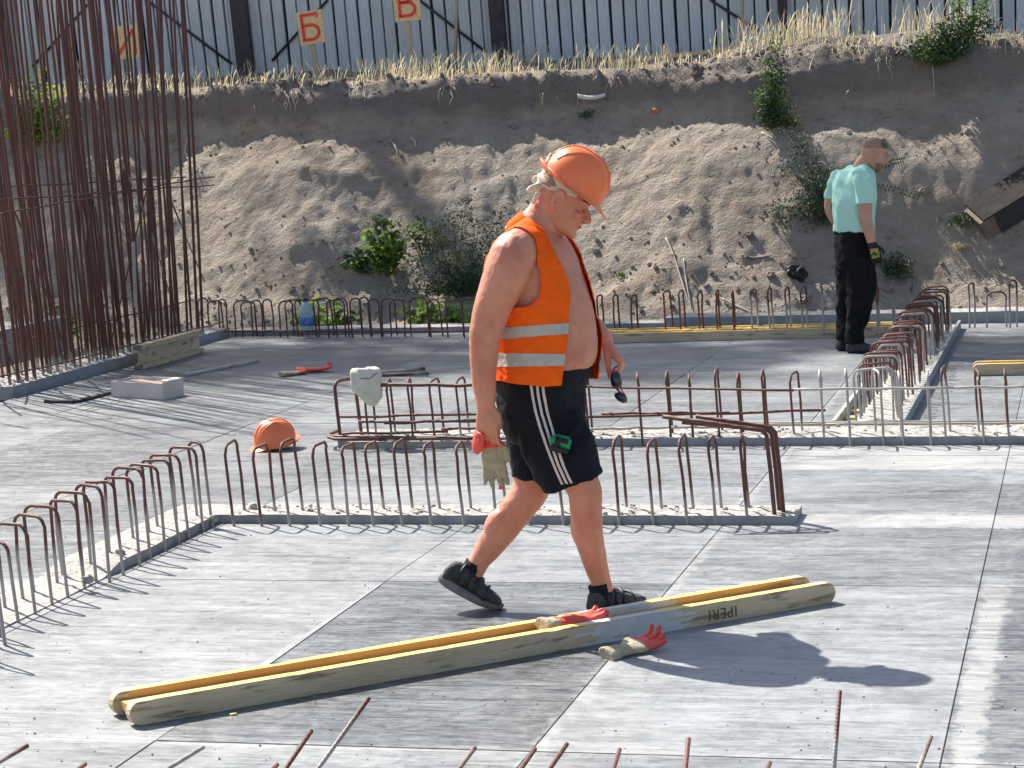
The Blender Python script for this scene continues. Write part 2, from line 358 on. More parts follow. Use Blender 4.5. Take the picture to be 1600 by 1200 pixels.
def voxel(mb, name, mats, size=.006, smooth=4, parent=None, matf=None, disp=None):
    me = mb.mesh(name, mats if isinstance(mats, (list, tuple)) else [mats])
    o = link(name, me)
    r = o.modifiers.new('r', 'REMESH'); r.mode = 'VOXEL'; r.voxel_size = size; r.use_smooth_shade = True
    if smooth:
        sm = o.modifiers.new('s', 'SMOOTH'); sm.factor = .5; sm.iterations = smooth
    bpy.context.view_layer.update()
    me2 = bpy.data.meshes.new_from_object(o.evaluated_get(bpy.context.evaluated_depsgraph_get()))
    o.modifiers.clear(); o.data = me2; me2.name = name; bpy.data.meshes.remove(me)
    while len(me2.materials) < len(mats if isinstance(mats, (list, tuple)) else [mats]): me2.materials.append(None)
    for i, m_ in enumerate(mats if isinstance(mats, (list, tuple)) else [mats]): me2.materials[i] = m_
    if disp:
        nv = len(me2.vertices); co = np.empty(nv*3); me2.vertices.foreach_get('co', co); co = co.reshape(-1, 3)
        no = np.empty(nv*3); me2.vertices.foreach_get('normal', no); no = no.reshape(-1, 3)
        for i in range(nv): co[i] += no[i]*disp(Vector(co[i]))
        me2.vertices.foreach_set('co', co.ravel())
    mi = [0]*len(me2.polygons)
    if matf: mi = [matf(p.center) for p in me2.polygons]
    me2.polygons.foreach_set('material_index', mi)
    me2.polygons.foreach_set('use_smooth', [True]*len(me2.polygons)); me2.update()
    if parent: adopt(o, parent)
    return o
def poly_sdf(pts, poly):
    """signed distance (negative inside) of Nx2 points to a polygon, px units"""
    pts = np.asarray(pts, float); poly = np.asarray(poly, float); d = np.full(len(pts), 1e9); ins = np.zeros(len(pts), bool)
    for i in range(len(poly)):
        a, b = poly[i], poly[(i+1) % len(poly)]; e = b-a; w_ = pts-a
        t = np.clip((w_@e)/max(e@e, 1e-9), 0, 1); dd = np.hypot(*(w_-t[:, None]*e).T); d = np.minimum(d, dd)
        c = ((a[1] <= pts[:, 1]) & (b[1] > pts[:, 1])) | ((b[1] <= pts[:, 1]) & (a[1] > pts[:, 1]))
        x = a[0]+(pts[:, 1]-a[1])/(b[1]-a[1]+1e-12)*(b[0]-a[0]); ins ^= c & (pts[:, 0] < x)
    return np.where(ins, -d, d)
def clip_mesh(V, F, val):
    """keep val<0; V list of Vector, F tris/quads, val per vertex. Returns new V, F with cut edges interpolated"""
    nv = list(V); nf = []; cache = {}
    def cut(a, b):
        k = (min(a, b), max(a, b))
        if k not in cache:
            t = val[a]/(val[a]-val[b]); cache[k] = len(nv); nv.append(V[a].lerp(V[b], t))
        return cache[k]
    for f in F:
        s_ = [val[i] < 0 for i in f]
        if all(s_): nf.append(tuple(f)); continue
        if not any(s_): continue
        out = []
        for k in range(len(f)):
            a, b = f[k], f[(k+1) % len(f)]
            if val[a] < 0: out.append(a)
            if (val[a] < 0) != (val[b] < 0): out.append(cut(a, b))
        if len(out) >= 3: nf.append(tuple(out))
    used = sorted({i for f in nf for i in f}); mp = {i: k for k, i in enumerate(used)}
    return [nv[i] for i in used], [tuple(mp[i] for i in f) for f in nf]
def fbm(p, o=4, H=.9): return noise.fractal(p, H, 2.1, o)
def copy_obj(o, parent=None):
    c = o.copy(); C.objects.link(c)
    if parent: c.parent = parent
    return c

# ================================================================== SETTING
# ---- bank terrain
def sstep(a, b, x): t = min(max((x-a)/(b-a), 0), 1); return t*t*(3-2*t)
PROF = [(19.6, -.45), (20.9, -.42), (21.35, -.12), (21.85, .24), (22.4, .86), (22.95, 1.44), (23.44, 1.84), (23.58, 2.25), (23.9, 2.32), (24.6, 2.42), (26.3, 2.58), (30, 2.75), (60, 3.2)]
def prof(v):
    if v <= PROF[0][0]: return PROF[0][1]
    for (a, za), (b, zb) in zip(PROF, PROF[1:]):
        if v <= b: return za+(zb-za)*(v-a)/(b-a)
    return PROF[-1][1]
def bank_uv(u, v):
    p = Vector((u, v, 0))
    face = sstep(21.0, 21.6, v)*(1-sstep(23.7, 24.4, v))
    dv = .22*noise.noise(Vector((u*.45, 3.1, 0))) + .06*noise.noise(Vector((u*1.4, 7.1, v*.2)))
    dv += .30*sstep(-3.0, -1.5, u)*(1-sstep(22.2, 23.2, v))*-1
    z = prof(v+dv*face*1.2)
    z += face*(.06*fbm(Vector((u*1.0, v*.7, 2)), 4) + .032*fbm(Vector((u*3.0, v*5.0, 5)), 5)*.7 + .018*fbm(Vector((u*12, v*12, 9)), 3))
    # eroded ledges and hollows
    led = noise.noise(Vector((u*.9, v*2.6, 11))); z += face*.09*max(0, led)+face*.05*max(0, noise.noise(Vector((u*2.3, v*7, 31))))
    rid = 1-abs(noise.noise(Vector((u*2.2+v*.6, v*1.2, 21)))*2); z -= face*.025*max(0, rid-.72)/.28
    top = sstep(23.6, 24.1, v)
    z += top*(.05*fbm(Vector((u*1.5, v*1.5, 3)), 4)) + (1-sstep(20.9, 21.5, v))*.03*fbm(Vector((u*3, v*3, 1)), 3)
    # heap of spoil on the crest at right
    z += .20*math.exp(-((u+3.0)/1.0)**2-((v-24.15)/.45)**2) + .26*math.exp(-((u+1.3)/1.2)**2-((v-24.2)/.5)**2)
    # clod lip
    z += .09*math.exp(-((v-23.70)/.12)**2)*(1+fbm(Vector((u*5, 1, 1)), 3))
    return z
def bank_xy(x, y):
    return bank_uv(*UV(Vector((x, y, 0))))
def BK(px, py, lift=0):
    d = ray(px, py); t = 20.0
    while t < 34:
        p = EYE+d*t
        if p.z < bank_xy(p.x, p.y)+lift: return p
        t += .03
    return EYE+d*27
us = np.arange(-13.6, 1.7, .038); vs_ = np.concatenate([np.arange(19.9, 21, .15), np.arange(21, 24.3, .034), np.arange(24.3, 27.5, .12)])
V_, F_ = [], []
nu_, nv_ = len(us), len(vs_)
for v in vs_:
    for u in us: V_.append(W(u, v, bank_uv(u, v)))
for j in range(nv_-1):
    for i in range(nu_-1): F_.append((j*nu_+i, j*nu_+i+1, (j+1)*nu_+i+1, (j+1)*nu_+i))
tag(MB().add(V_, F_).build('embankment', M_soil), kind='structure')
mb = MB()                                             # the same ground running on to left, right and behind
pv_ = [19.6, 20.9, 21.35, 21.85, 22.45, 23.0, 23.5, 23.64, 23.9, 24.6, 26.3, 27.4]
for ua, ub in ((-60, -13.58), (1.64, 60)):
    mb.add([W(u, v, prof(v)-.02) for v in pv_ for u in (ua, ub)], [(2*k, 2*k+1, 2*k+3, 2*k+2) for k in range(len(pv_)-1)])
mb.add([W(-60, 27.38, 2.57), W(60, 27.38, 2.57), W(900, 900, 2.8), W(-900, 900, 2.8)], [(0, 1, 2, 3)])
tag(mb.build('field', M_soil), kind='structure')
tag(MB().add([(-900, -900, -.52), (900, -900, -.52), (900, 900, -.52), (-900, 900, -.52)], [(0, 1, 2, 3)]).build('pit_floor', M_soil), kind='structure')

# ---- formwork deck of separate plywood sheets
UK5 = UV(P(110, 597))[0]; DU0, DU1, DV0, DV1 = UK5-.02, 2.5, 4.6, 19.86
deck = empty('formwork_deck', (0, 0, 0)); tag(deck, kind='structure')
GAP = .0035
mb = MB(); c_ = W((DU0+DU1)/2, (DV0+DV1)/2, -.08); mb.box(c_, (DU1-DU0-.01, DV1-DV0-.01, .10), rz=GROT); mb.build('deck_joists', M_under, deck)
tone_over = {(0, 0): .40, (1, 0): .68, (-1, 0): .62, (0, 1): .62, (1, 1): .56, (2, 0): .46, (2, 1): .50, (-2, 0): .66, (-1, 1): .62}
sheet_cache = {}
i0 = math.floor((DU0-UA)/1.22)-1
for i in range(i0, i0+14):
    for j in range(-1, 6):
        ua, ub = UA+1.2225*i, UA+1.2225*(i+1); va, vb = VS-2.45+2.45*j, VS+2.45*j
        ua, ub = max(ua, DU0), min(ub, DU1); va, vb = max(va, DV0), min(vb, DV1)
        if ub-ua < .08 or vb-va < .08: continue
        key = (round(ub-ua, 3), round(vb-va, 3))
        if key not in sheet_cache:
            sheet_cache[key] = MB().box((0, 0, -.009), (ub-ua-GAP, vb-va-GAP, .018), bev=.0015).mesh('plywood_sheet', M_deck, False)
        c = W((ua+ub)/2, (va+vb)/2, 0); o = link('plywood_sheet', sheet_cache[key], deck, (c.x, c.y, random.uniform(-.0015, .001)))
        o.rotation_euler.z = GROT
        t = tone_over.get((i, j), random.uniform(.44, .64)); o.color = (t, t, t, 1)

# ---- fence
fence = empty('metal_fence', W(-6, 26.2, 2.5), GROT)
tag(fence, 'tall pale blue-grey corrugated metal fence with dark posts along the top of the dirt bank', 'fence')
FV = 26.2; FZ0, FZ1 = 2.35, 5.2
plank = MB()
pw = .150
for (x0, x1, y0) in ((-pw/2+.014, pw/2-.014, 0),):
    plank.add([(x0-.006, .02, FZ0), (x0, -.012, FZ0), (-.028, -.012, FZ0), (-.022, -.006, FZ0), (.022, -.006, FZ0), (.028, -.012, FZ0), (x1, -.012, FZ0), (x1+.006, .02, FZ0)] +
              [(x0-.006, .02, FZ1), (x0, -.012, FZ1), (-.028, -.012, FZ1), (-.022, -.006, FZ1), (.022, -.006, FZ1), (.028, -.012, FZ1), (x1, -.012, FZ1), (x1+.006, .02, FZ1)],
              [(k, k+1, k+9, k+8) for k in range(7)])
pm = plank.mesh('fence_strip', M_fence, False)
mb = MB(); mb.box(W(-6, FV+.05, (FZ0+FZ1)/2), (17, .02, FZ1-FZ0), rz=GROT); mb.build('groove_shade_sheet', M_groove_shade, fence)  # added dark sheet, makes the gaps between strips read as shaded grooves
u = -14.2
while u < 2.3:
    c = W(u, FV+random.uniform(-.004, .004)); o = link('fence_strip', pm); o.location = c; o.rotation_euler = (0, random.uniform(-.003, .003)-.075*min(1, max(0, (-1-u)/11)), GROT)
    o.location -= Vector((math.sin(.03)*0, 0, 0)); o.location += EU*(-.03*0)
    adopt(o, fence); u += pw
for (px, w_) in ((5, .17), (378, .20), (778, .17), (1224, .10)):
    q = Q(px, 60, 27); uu = UV(q)[0]
    # intersect sight line with the fence plane
    d = ray(px, 60); t = FV/d.dot(EV); q = EYE+d*t; uu = UV(q)[0]
    MB().box(W(uu, FV-.09, 3.75), (w_, .10, 3.1), rot=Matrix.Rotation(GROT, 3, 'Z') @ Matrix.Rotation(-.075*min(1, max(0, (-1-uu)/11)), 3, 'Y')).build('fence_post', M_post, fence, False)
def fence_pt(px, py, off=.035):
    d = ray(px, py); t = (FV-off)/d.dot(EV); return EYE+d*t
for a, b in (((50, 105), (145, -2)), ((222, -5), (362, 100)), ((425, 95), (512, 0)), ((655, 0), (760, 82)), ((1110, 0), (1185, 48))):
    MB().tube([fence_pt(*a), fence_pt(*b)], .016, 6).build('brace', M_post, fence)

# ---- board signs
def sign(label, px0, py0, px1, py1, strokes, tilt, stake_to):
    v = 25.3
    def at(px, py): d = ray(px, py); return EYE+d*((v)/d.dot(EV))
    c = at((px0+px1)/2, (py0+py1)/2); wd = (at(px1, py0)-at(px0, py0)).length; hg = (at(px0, py1)-at(px0, py0)).length
    r = empty('board_sign', (c.x, c.y, bank_xy(c.x, c.y)), 0); tag(r, label, 'sign', 'lettered board signs by the fence')
    Rm = Matrix.Rotation(GROT, 3, 'Z') @ Matrix.Rotation(tilt, 3, 'Y')
    MB().box(c, (wd, .018, hg), rot=Rm).build('board', M_osb, r, False)
    mb = MB()
    for st in strokes:                       # flat brush strokes, ribbons 3 mm thick
        pts = [Rm @ Vector((x*wd/2, -.0115, y*hg/2))+c for x, y in st]
        N = len(pts); nrm = Rm @ Vector((0, -1, 0)); L_, R_ = [], []
        for k in range(N):
            t = (pts[min(k+1, N-1)]-pts[max(k-1, 0)]).normalized(); s_ = t.cross(nrm)*.018
            L_.append(pts[k]+s_); R_.append(pts[k]-s_)
        vs = L_+R_; fs = [(k, k+1, N+k+1, N+k) for k in range(N-1)]
        mb.add(vs, fs)
        mb.add([x+nrm*.0025 for x in vs], [f[::-1] for f in fs])
    mb.build('letter', M_red, r, False)
    b = c - Rm @ Vector((0, 0, hg/2)); g = Vector((b.x, b.y, bank_xy(b.x, b.y)-.1))
    mb = MB(); mb.box((b+g)/2+EV*.025+Vector((0, 0, .06)), (.055, .03, (b-g).length+.12), rot=Rm); mb.build('stake', M_wood, r, False)
arc = lambda cx, cy, rx, ry, a0, a1, n=12: [(cx+rx*math.cos(R(a0+(a1-a0)*k/n)), cy+ry*math.sin(R(a0+(a1-a0)*k/n))) for k in range(n+1)]
sign('square wooden board with red letter И on a stake behind the tall rusty bars', 175, 40, 219, 92,
     [[(-.62, .75), (-.62, -.75)], [(-.58, -.7), (.58, .7)], [(.62, .75), (.62, -.75)]], -.06, 0)
sign('square wooden board with a red painted letter Б on a stake in the dry grass', 466, 17, 506, 69,
     [[(-.62, .78), (-.62, -.72)], [(-.75, .78), (.6, .78), (.6, .55)], [(-.62, .15), (0, .15)]+arc(.05, -.28, .55, .43, 90, -90)+[(-.75, -.71)]], -.10, 0)
sign('wooden board with a red painted letter В on a stake, cut by the picture top', 615, -22, 656, 33,
     [[(-.55, .78), (-.55, -.72)], [(-.7, .75), (0, .75)]+arc(.05, .42, .42, .33, 90, -90)+[(-.5, .09)], [(-.5, .07), (0, .07)]+arc(.08, -.32, .52, .38, 90, -90)+[(-.7, -.70)]], -.06, 0)
def stake(lbl, px, pyb, pyt, v, w_, lean):
    d = ray(px, pyb); b = EYE+d*(v/d.dot(EV)); d = ray(px+lean, pyt); t = EYE+d*(v/d.dot(EV))
    b.z = bank_xy(b.x, b.y)-.05; d = t-b
    rot = d.to_track_quat('Z', 'Y').to_matrix()
    o = MB().box((b+t)/2, (w_, .03, d.length), rot=rot, bev=.003).build('wooden_stake', M_wood, None, False); tag(o, lbl, 'stake')
stake('bare grey wooden stake leaning against the fence right of the board with letter В', 709, 80, -30, 25.8, .06, 6)
stake('pale upright wooden post before the fence above the weed on the bank crest', 1159, 42, -40, 25.8, .09, 0)

# ================================================================== CONCRETE STRIPS WITH STARTER BARS
def strip_mesh(u0, u1, v0, v1, h, name, rough=.010, step=.05, ramp=False):
    h0_ = h
    nu = max(2, int((u1-u0)/step)); nv = max(2, int((v1-v0)/step)); mb = MB(); vs = []; fs = []
    for j in range(nv+1):
        for i in range(nu+1):
            u = u0+(u1-u0)*i/nu; v = v0+(v1-v0)*j/nv; h = max(.009, h0_*j/nv) if ramp else h0_; e = min(i, nu-i, j, nv-j)
            z = h + rough*fbm(Vector((u*7, v*7, h*30)), 4) + rough*.8*fbm(Vector((u*22, v*22, 3)), 2)
            if e == 0: z = h - .003+ .004*fbm(Vector((u*9, v*9, 1)), 3)
            vs.append(W(u, v, max(z, .004)))
    for j in range(nv):
        for i in range(nu): a = j*(nu+1)+i; fs.append((a, a+1, a+nu+2, a+nu+1))
    mb.add(vs, fs, 0)
    per = [(i, 0) for i in range(nu)]+[(nu, j) for j in range(nv)]+[(i, nv) for i in range(nu, 0, -1)]+[(0, j) for j in range(nv, 0, -1)]
    pv = [vs[j*(nu+1)+i] for i, j in per]; n = len(pv)
    mb.add(pv+[Vector((p.x, p.y, -.02)) for p in pv], [(k, n+k, n+(k+1) % n, (k+1) % n) for k in range(n)], 1)
    return mb
def kicker(label, rects, center, cat='concrete strip'):
    r = empty('concrete_strip', center, GROT); tag(r, label, cat)
    for a in rects:
        o = strip_mesh(*a[:5], 'concrete', **(a[5] if len(a) > 5 else {})).build('concrete', [M_conc, M_concside], r, False)
    return r
_st = {}
def stirrup_me(width, height, rad, corner=.045, var=0):
    k = (round(width, 3), round(height, 3), rad, var)
    if k in _st: return _st[k]
    rr = random.Random(hash(k)); w_ = width; h = height; c = min(corner, w_*.45); b = lambda s: rr.uniform(-s, s)
    pts = [Vector((b(.003), 0, -.06)), Vector((b(.003), b(.004), h*.5)), Vector((b(.004), b(.006), h-c))]
    for k_ in range(1, 5):
        a = math.pi/2*k_/5; pts.append(Vector((c-c*math.cos(a), 0, h-c+c*math.sin(a))))
    pts += [Vector((c, 0, h)), Vector((w_-c, 0, h+b(.006)))]
    for k_ in range(1, 5):
        a = math.pi/2*k_/5; pts.append(Vector((w_-c+c*math.sin(a), 0, h-c+c*math.cos(a))))
    pts += [Vector((w_+b(.004), b(.006), h-c)), Vector((w_+b(.006), b(.004), h*.5)), Vector((w_+b(.006), 0, -.06))]
    me = MB().tube(pts, rad, 7, cap=False).mesh('stirrup', M_rebar); _st[k] = me; return me
def stir(root, p, width, height, ang, lean=0, rad=.006, level=.1, name='stirrup', leany=0):
    """p = foot of the first leg; crossbar runs along angle ang (about z) from it"""
    o = link(name, stirrup_me(width, height, rad, var=random.randrange(4)))
    o.location = p; o.rotation_euler = (0, 0, ang)
    o.matrix_world = Matrix.Translation(p) @ Matrix.Rotation(lean, 4, 'Y') @ Matrix.Rotation(leany, 4, 'X') @ Matrix.Rotation(ang, 4, 'Z')
    o.color = ((level+.5+random.uniform(-.08, .08)),)*3+(1,); o.rotation_mode = 'XYZ'
    adopt(o, root); return o
def bar(root, pts, rad=.006, level=0., name='bar', n=7, origin=None):
    mb = MB().tube([Vector(p)-Vector(pts[0]) for p in pts], rad, n); me = mb.mesh(name, M_rebar)
    o = link(name, me); o.location = Vector(pts[0]); o.color = (level+.5, level+.5, level+.5, 1)
    if root: adopt(o, root)
    return o
def stird(root, px, py, z, dx, height, width=.20, **k):
    p = P(px, py, z); best = min((abs(proj(p+Vector((math.cos(R(a)), math.sin(R(a)), 0))*width)[0]-(px+dx)), a) for a in np.arange(15, 165, 1.5))[1]
    return stir(root, p, width, height, R(best), **k)
ANG_V = math.atan2(EV.y, EV.x); ANG_U = GROT
H1 = .045
# -- front L-shaped strip
vF = UV(P(800, 819))[1]; vE = UV(P(180, 897))[1]+.06; uL = UV(P(180, 896))[0]; uE = UV(P(1243, 818))[0]
k1 = kicker('front L-shaped concrete strip with a row of thin steel hoops behind the worker', [
    (uL-.30, uE, vF, vF+.29, H1, dict(rough=.012)), (uL-.30, uL, vE, vF-.001, H1), (uL-.30, uL, vE-.22, vE-.001, .044, dict(ramp=True, rough=.006)), (uL-.31, uL+.005, 5.2, vE-.221, .009, dict(rough=.005))], W((uL+uE)/2, vF, 0))
near = [364, 407.5, 451.5, 499.6, 543.4, 582, 627.4, 672.9, 724, 775, 826, 880, 922, 966.7, 1020, 1072.5, 1117, 1167]
near_dx = [18, 23, 22, 20, 20, 17, 16.5, 15, 11, 16, 16, 15, 15, 12, 14, 10, 9, 3]
for k, px in enumerate(near):
    stird(k1, px, 808-(px-360)*.004, H1, near_dx[k], random.uniform(.33, .36), width=.21, lean=-.055+random.uniform(-.015, .015), level=.10, rad=.0075)
# heavy bent bars at its right end
for dx, dv, hh, L_ in ((0, 0, .385, .52), (.035, .05, .39, .40), (.01, .10, .375, .46)):
    b = P(1211, 802, H1)+EU*dx+EV*dv; t = b+Vector((-.03, 0, hh)); e = t+Vector((-L_*.90, .10-dv, .075-dv*.2))
    c = t+(e-t).normalized()*.07
    bar(k1, [b-Vector((0, 0, .05)), b.lerp(t, .5), t-Vector((-.003, 0, .06)), t-Vector((-.001, 0, .02)), t+Vector((-.02, 0, .004)), c, t.lerp(e, .5), e], .0105, level=-.3, name='bent_bar')
limb = [(8, 1003, .16), (28, 968, .2), (55, 955, .19), (82, 941, .19), (105, 929, .2), (132, 916, .19), (150, 904, .2), (170, 894, .17), (191, 883, .19), (217, 869, .19), (234, 858, .2), (257, 846, .2), (278, 835, .19), (293, 827, .2), (316, 816, .19), (330, 809, .12)]
for px, py, wd in limb:
    z = H1 if py < 896 else .012
    stir(k1, P(px, py, z), wd, random.uniform(.35, .38)-(.045 if px < 40 else 0), math.atan2(.13, -.155)+random.uniform(-.12, .12), lean=-.045+random.uniform(-.025, .025), level=.20, rad=.0075)
for q in ((-3, 1030), (0, 990)):
    stir(k1, P(q[0], q[1], .012), .19, .33, 2.4, level=.25)
for px, py in ((334, 896-82), (137, 832+78), (395, 795), (188, 868)):
    p = P(px, py, .04); MB().box(p+Vector((0, 0, .012)), (.05, .035, .03), rz=random.uniform(0, 3), bev=.006).build('mortar_lump', M_conc, k1)

# -- middle strip
vM = UV(P(900, 698))[1]; uM = UV(P(524, 702))[0]
k2 = kicker('long low concrete strip across the middle with hoops and horizontal bars tied through them', [
    (uM, 1.9, vM, vM+.46, .05, dict(rough=.014))], W(-1, vM, 0))
MB().box(W(uM+.55, vM-.012, .018), (1.0, .02, .045), rz=GROT).build('edge_board', M_woodg, k2, False)
MB().box(W(-1.2, vM+.5, .03), (1.9, .022, .075), rz=GROT, bev=.003).build('edge_board', M_woodg, k2, False)
mid = [(576, 684, 12, .02), (612, 683, 6, .02), (645, 682, 4, .02), (679, 683, 15, .02), (720, 681, 13, .02), (760, 683, 12, 0), (803, 683, 10, 0), (845, 683, 9, 0), (885, 683, 8, 0),
       (921, 683, 5, .05), (1003.5, 684, 0, -.1), (1048, 682, 3, -.1), (1083, 682, 0, -.1), (1124, 681, 4, -.1), (1159, 682, 3, -.1), (1197, 681, 3, 0), (1241, 680, 12, .1), (1287, 681, 1, .45), (1328, 683, 0, .5),
       (1380, 682, -11, .5), (1411, 682, -2, .5), (1454.5, 682, 0, .5), (1478, 681, 6, .3), (1537, 681, -7, .12), (1576, 680, 0, .1), (1622, 680, 8, .1), (1665, 680, 4, .1)]
for px, py, dx, lv in mid:
    stird(k2, px, py, .05, dx, random.uniform(.345, .375) if px > 900 else .33, width=.19, lean=-.045+random.uniform(-.012, .012), level=lv, rad=.0072)
stir(k2, P(532, 686, .05), .2, .345, ANG_V-.35, lean=-.06, rad=.011, level=-.3)
def along(root, pts_px, z, rad, level, name='tie_bar', wob=.004):
    """horizontal bar at height z running between image points projected on the plane of height z"""
    ps = [P(x, y, z) for x, y in pts_px]; out = []
    for a, b in zip(ps, ps[1:]):
        for k in range(8): out.append(a.lerp(b, k/8)+Vector((0, 0, random.uniform(-wob, wob))))
    out.append(ps[-1]); return bar(root, out, rad, level, name, 6)
for a, z, r_, lv in (([(596, 601), (760, 602)], .37, .011, -.3), ([(880, 604), (1240, 610)], .345, .007, -.3), ([(1240, 609), (1490, 606)], .345, .007, .5), ([(1480, 606), (1640, 604)], .345, .007, .1),
                     ([(528, 652), (800, 646)], .155, .008, -.3), ([(560, 659), (900, 657)], .14, .008, -.3), ([(600, 662), (860, 650)], .15, .008, -.1), ([(880, 653), (1290, 641)], .17, .008, -.3), ([(940, 646), (1140, 645)], .18, .008, -.3),
                     ([(512, 682), (760, 684)], .07, .010, -.2), ([(530, 678), (700, 674)], .075, .008, -.2), ([(560, 686), (930, 683)], .065, .008, .0), ([(690, 670), (800, 668)], .08, .008, -.2), ([(905, 672), (1010, 668), (1150, 667), (1205, 669)], .08, .008, .1),
                     ([(1130, 665), (1290, 662)], .07, .007, .5), ([(1280, 663), (1640, 661)], .06, .007, .5)):
    along(k2, a, z, r_, lv)
bar(k2, [P(528, 673, .07), P(514, 679, .07), P(513, 683, .07), P(524, 686, .07), P(600, 686, .07)], .010, -.2, 'tie_bar')

# -- dense row running away at right
uR = UV(P(1460, 585))[0]; vK0 = vM+.55
k3 = kicker('narrow concrete strip at right running away from the viewer, packed with dense hoops', [
    (uR-.30, uR-.02, vK0, 19.4, .035)], W(uR-.2, 16, 0))
for du, hgt, m_ in ((0, .07, M_concside), (-.41, .06, M_woodg)):
    MB().box(W(uR+du, (vK0+19.4)/2 if du == 0 else vK0+1.0, hgt/2), (.022, (19.4-vK0) if du == 0 else 1.9, hgt), rz=GROT).build('edge_board', m_, k3, False)
for dd in (.25, .55, .85): MB().box(W(uR-.355, vK0+dd, .008), (.07, .08, .012), rz=GROT).build('spacer_block', M_yel, k3, False)
v = vK0+.22; i = 0
while v < 19.3:
    white = (i % 8 == 3) or v < vK0+.45
    p = W(uR-.285+random.uniform(-.012, .012), v, .035)
    stir(k3, p, .215+random.uniform(-.02, .02), random.uniform(.29, .345), ANG_U+random.uniform(-.12, .12), lean=-.03+random.uniform(-.03, .03), level=.5 if white else (-.1 if random.random() < .7 else .12), rad=.0072, leany=random.uniform(-.05, .03))
    v += random.uniform(.105, .15); i += 1
bar(k3, [W(uR-.30, vK0+.05, .045), W(uR-.15, vK0+.12, .05), W(uR-.03, vK0+.08, .045)], .007, .3, 'tie_bar')

# -- far strip
vB = 19.87; uB0 = UK5+.4; uBs = UV(P(1020, 524))[0]
k4 = kicker('far concrete strip below the dirt bank with a long row of dark hoops', [
    (UK5-.02, uBs, vB, vB+.32, .055, dict(rough=.01)), (uBs+.001, 2.4, vB-.01, vB+.34, .10, dict(rough=.012))], W(-4, vB, 0))
px = 312
while px < 745:
    wd = random.choice((.10, .13, .16)); stir(k4, P(px, 517.5+random.uniform(-1.5, 1.5), .055), wd, random.uniform(.27, .30), ANG_U+random.uniform(-.5, .9), lean=-.03+random.uniform(-.04, .04), level=-.1, rad=.0078)
    px += random.choice((11, 13, 16, 19, 24) if px < 610 else (18, 26, 31))
for px, dx, hh in ((935, 9, .33), (961, 8, .33), (988, 9, .33), (1040, 11, .33), (1063, 8, .33), (1093, 6, .33), (1121, 4, .33), (1147, 2, .32), (1175, 9, .33), (1203, 6, .34), (1230, 6, .34), (1254, 8, .35), (1287, 1, .37), (1331, 5, .35), (1371, 3, .34), (1397, 2, .34), (1425, 4, .36)):
    z = .055 if px < 1010 else .10
    stird(k4, px, 517 if px < 1010 else 511-(px-1020)*.006, z, dx, hh-.03, width=.18, lean=-.03+random.uniform(-.02, .02), level=-.12 if px < 1170 else .24, rad=.0085)
for px, wd, hh in ((1515, .05, .34), (1542, .16, .26), (1578, .07, .36), (1612, .1, .34)):
    stir(k4, P(px, 501, .10), wd, hh-.03, ANG_V-.95 if wd < .1 else ANG_U+.2, level=.2, rad=.008)
along(k4, [(300, 517), (560, 518), (760, 518)], .065, .008, -.3); along(k4, [(900, 516), (1010, 515)], .07, .008, -.3)

# -- left strips with the tall bars
k5 = kicker('low concrete strip at left carrying the forest of tall rusty bars', [(UK5-.42, UK5-.022, 15.4, vB-.01, .085, dict(rough=.02))], W(UK5-.2, 17.5, 0))
k6 = kicker('higher pale concrete wall edge behind the tall rusty bars at far left', [(UK5-1.75, UK5-1.25, 14.6, 19.0, .30, dict(rough=.02))], W(UK5-1.5, 17, 0))
tag(MB().box(W(UK5-.84, 17.2, -.12), (.80, 5.6, .06), rz=GROT).build('trench_floor', M_conc, None, False), kind='structure')
cage = empty('rebar_wall_cage', W(UK5-.2, 17.5, .085), 0)
tag(cage, 'forest of tall thin rusty vertical bars tied together at the left edge', 'rebar cage')
def tall(base, top_dx, top_dy, L, rad=.008, level=.12):
    pts = [base-Vector((0, 0, .05))]
    bx, by = random.uniform(-.03, .03), random.uniform(-.03, .03)
    for k in range(1, 5):
        t = k/4; pts.append(base+Vector((top_dx*t+bx*math.sin(math.pi*t), top_dy*t+by*math.sin(math.pi*t), L*t)))
    return bar(cage, pts, rad, level, 'bar', 6)
v = 15.5
while v < 19.5:
    t = (v-15.5)/4.2; ln = -.26*(1-t)+.05*t
    jl = lambda s=.1: random.uniform(-s, s)
    tall(W(UK5-.08+jl(.015), v, .085), ln+jl(.07), jl(.25), random.uniform(3.6, 4.2), random.choice((.010, .011, .013)))
    if random.random() < (.6 if v < 17.8 else .3): tall(W(UK5-.10+jl(.02), v+.03, .085), ln+jl(.10), jl(.3), random.uniform(1.3, 1.65) if random.random() < .5 else random.uniform(3, 4), .010)
    tall(W(UK5-.34+jl(.02), v+jl(.03), .085), ln+jl(.09), jl(.3), random.uniform(3.4, 4.2), random.choice((.010, .011)))
    if random.random() < (.5 if v < 18 else .15): tall(W(UK5-.33+jl(.02), v+.05, .085), ln*1.2+jl(.2), jl(.5), random.uniform(1.2, 1.7), .009)
    if random.random() < (.4 if v < 17.8 else .1): tall(W(UK5-.20+jl(.04), v+.07, .085), ln+jl(.12), jl(.3), random.uniform(3.2, 4.2), .010)
    v += .138
v = 15.2
while v < 18.9:
    tall(W(UK5-1.38+random.uniform(-.03, .03), v, .30), -.1+random.uniform(-.15, .15), random.uniform(-.4, .4), random.uniform(2.6, 3.4), .008, .35)
    v += random.uniform(.16, .30)
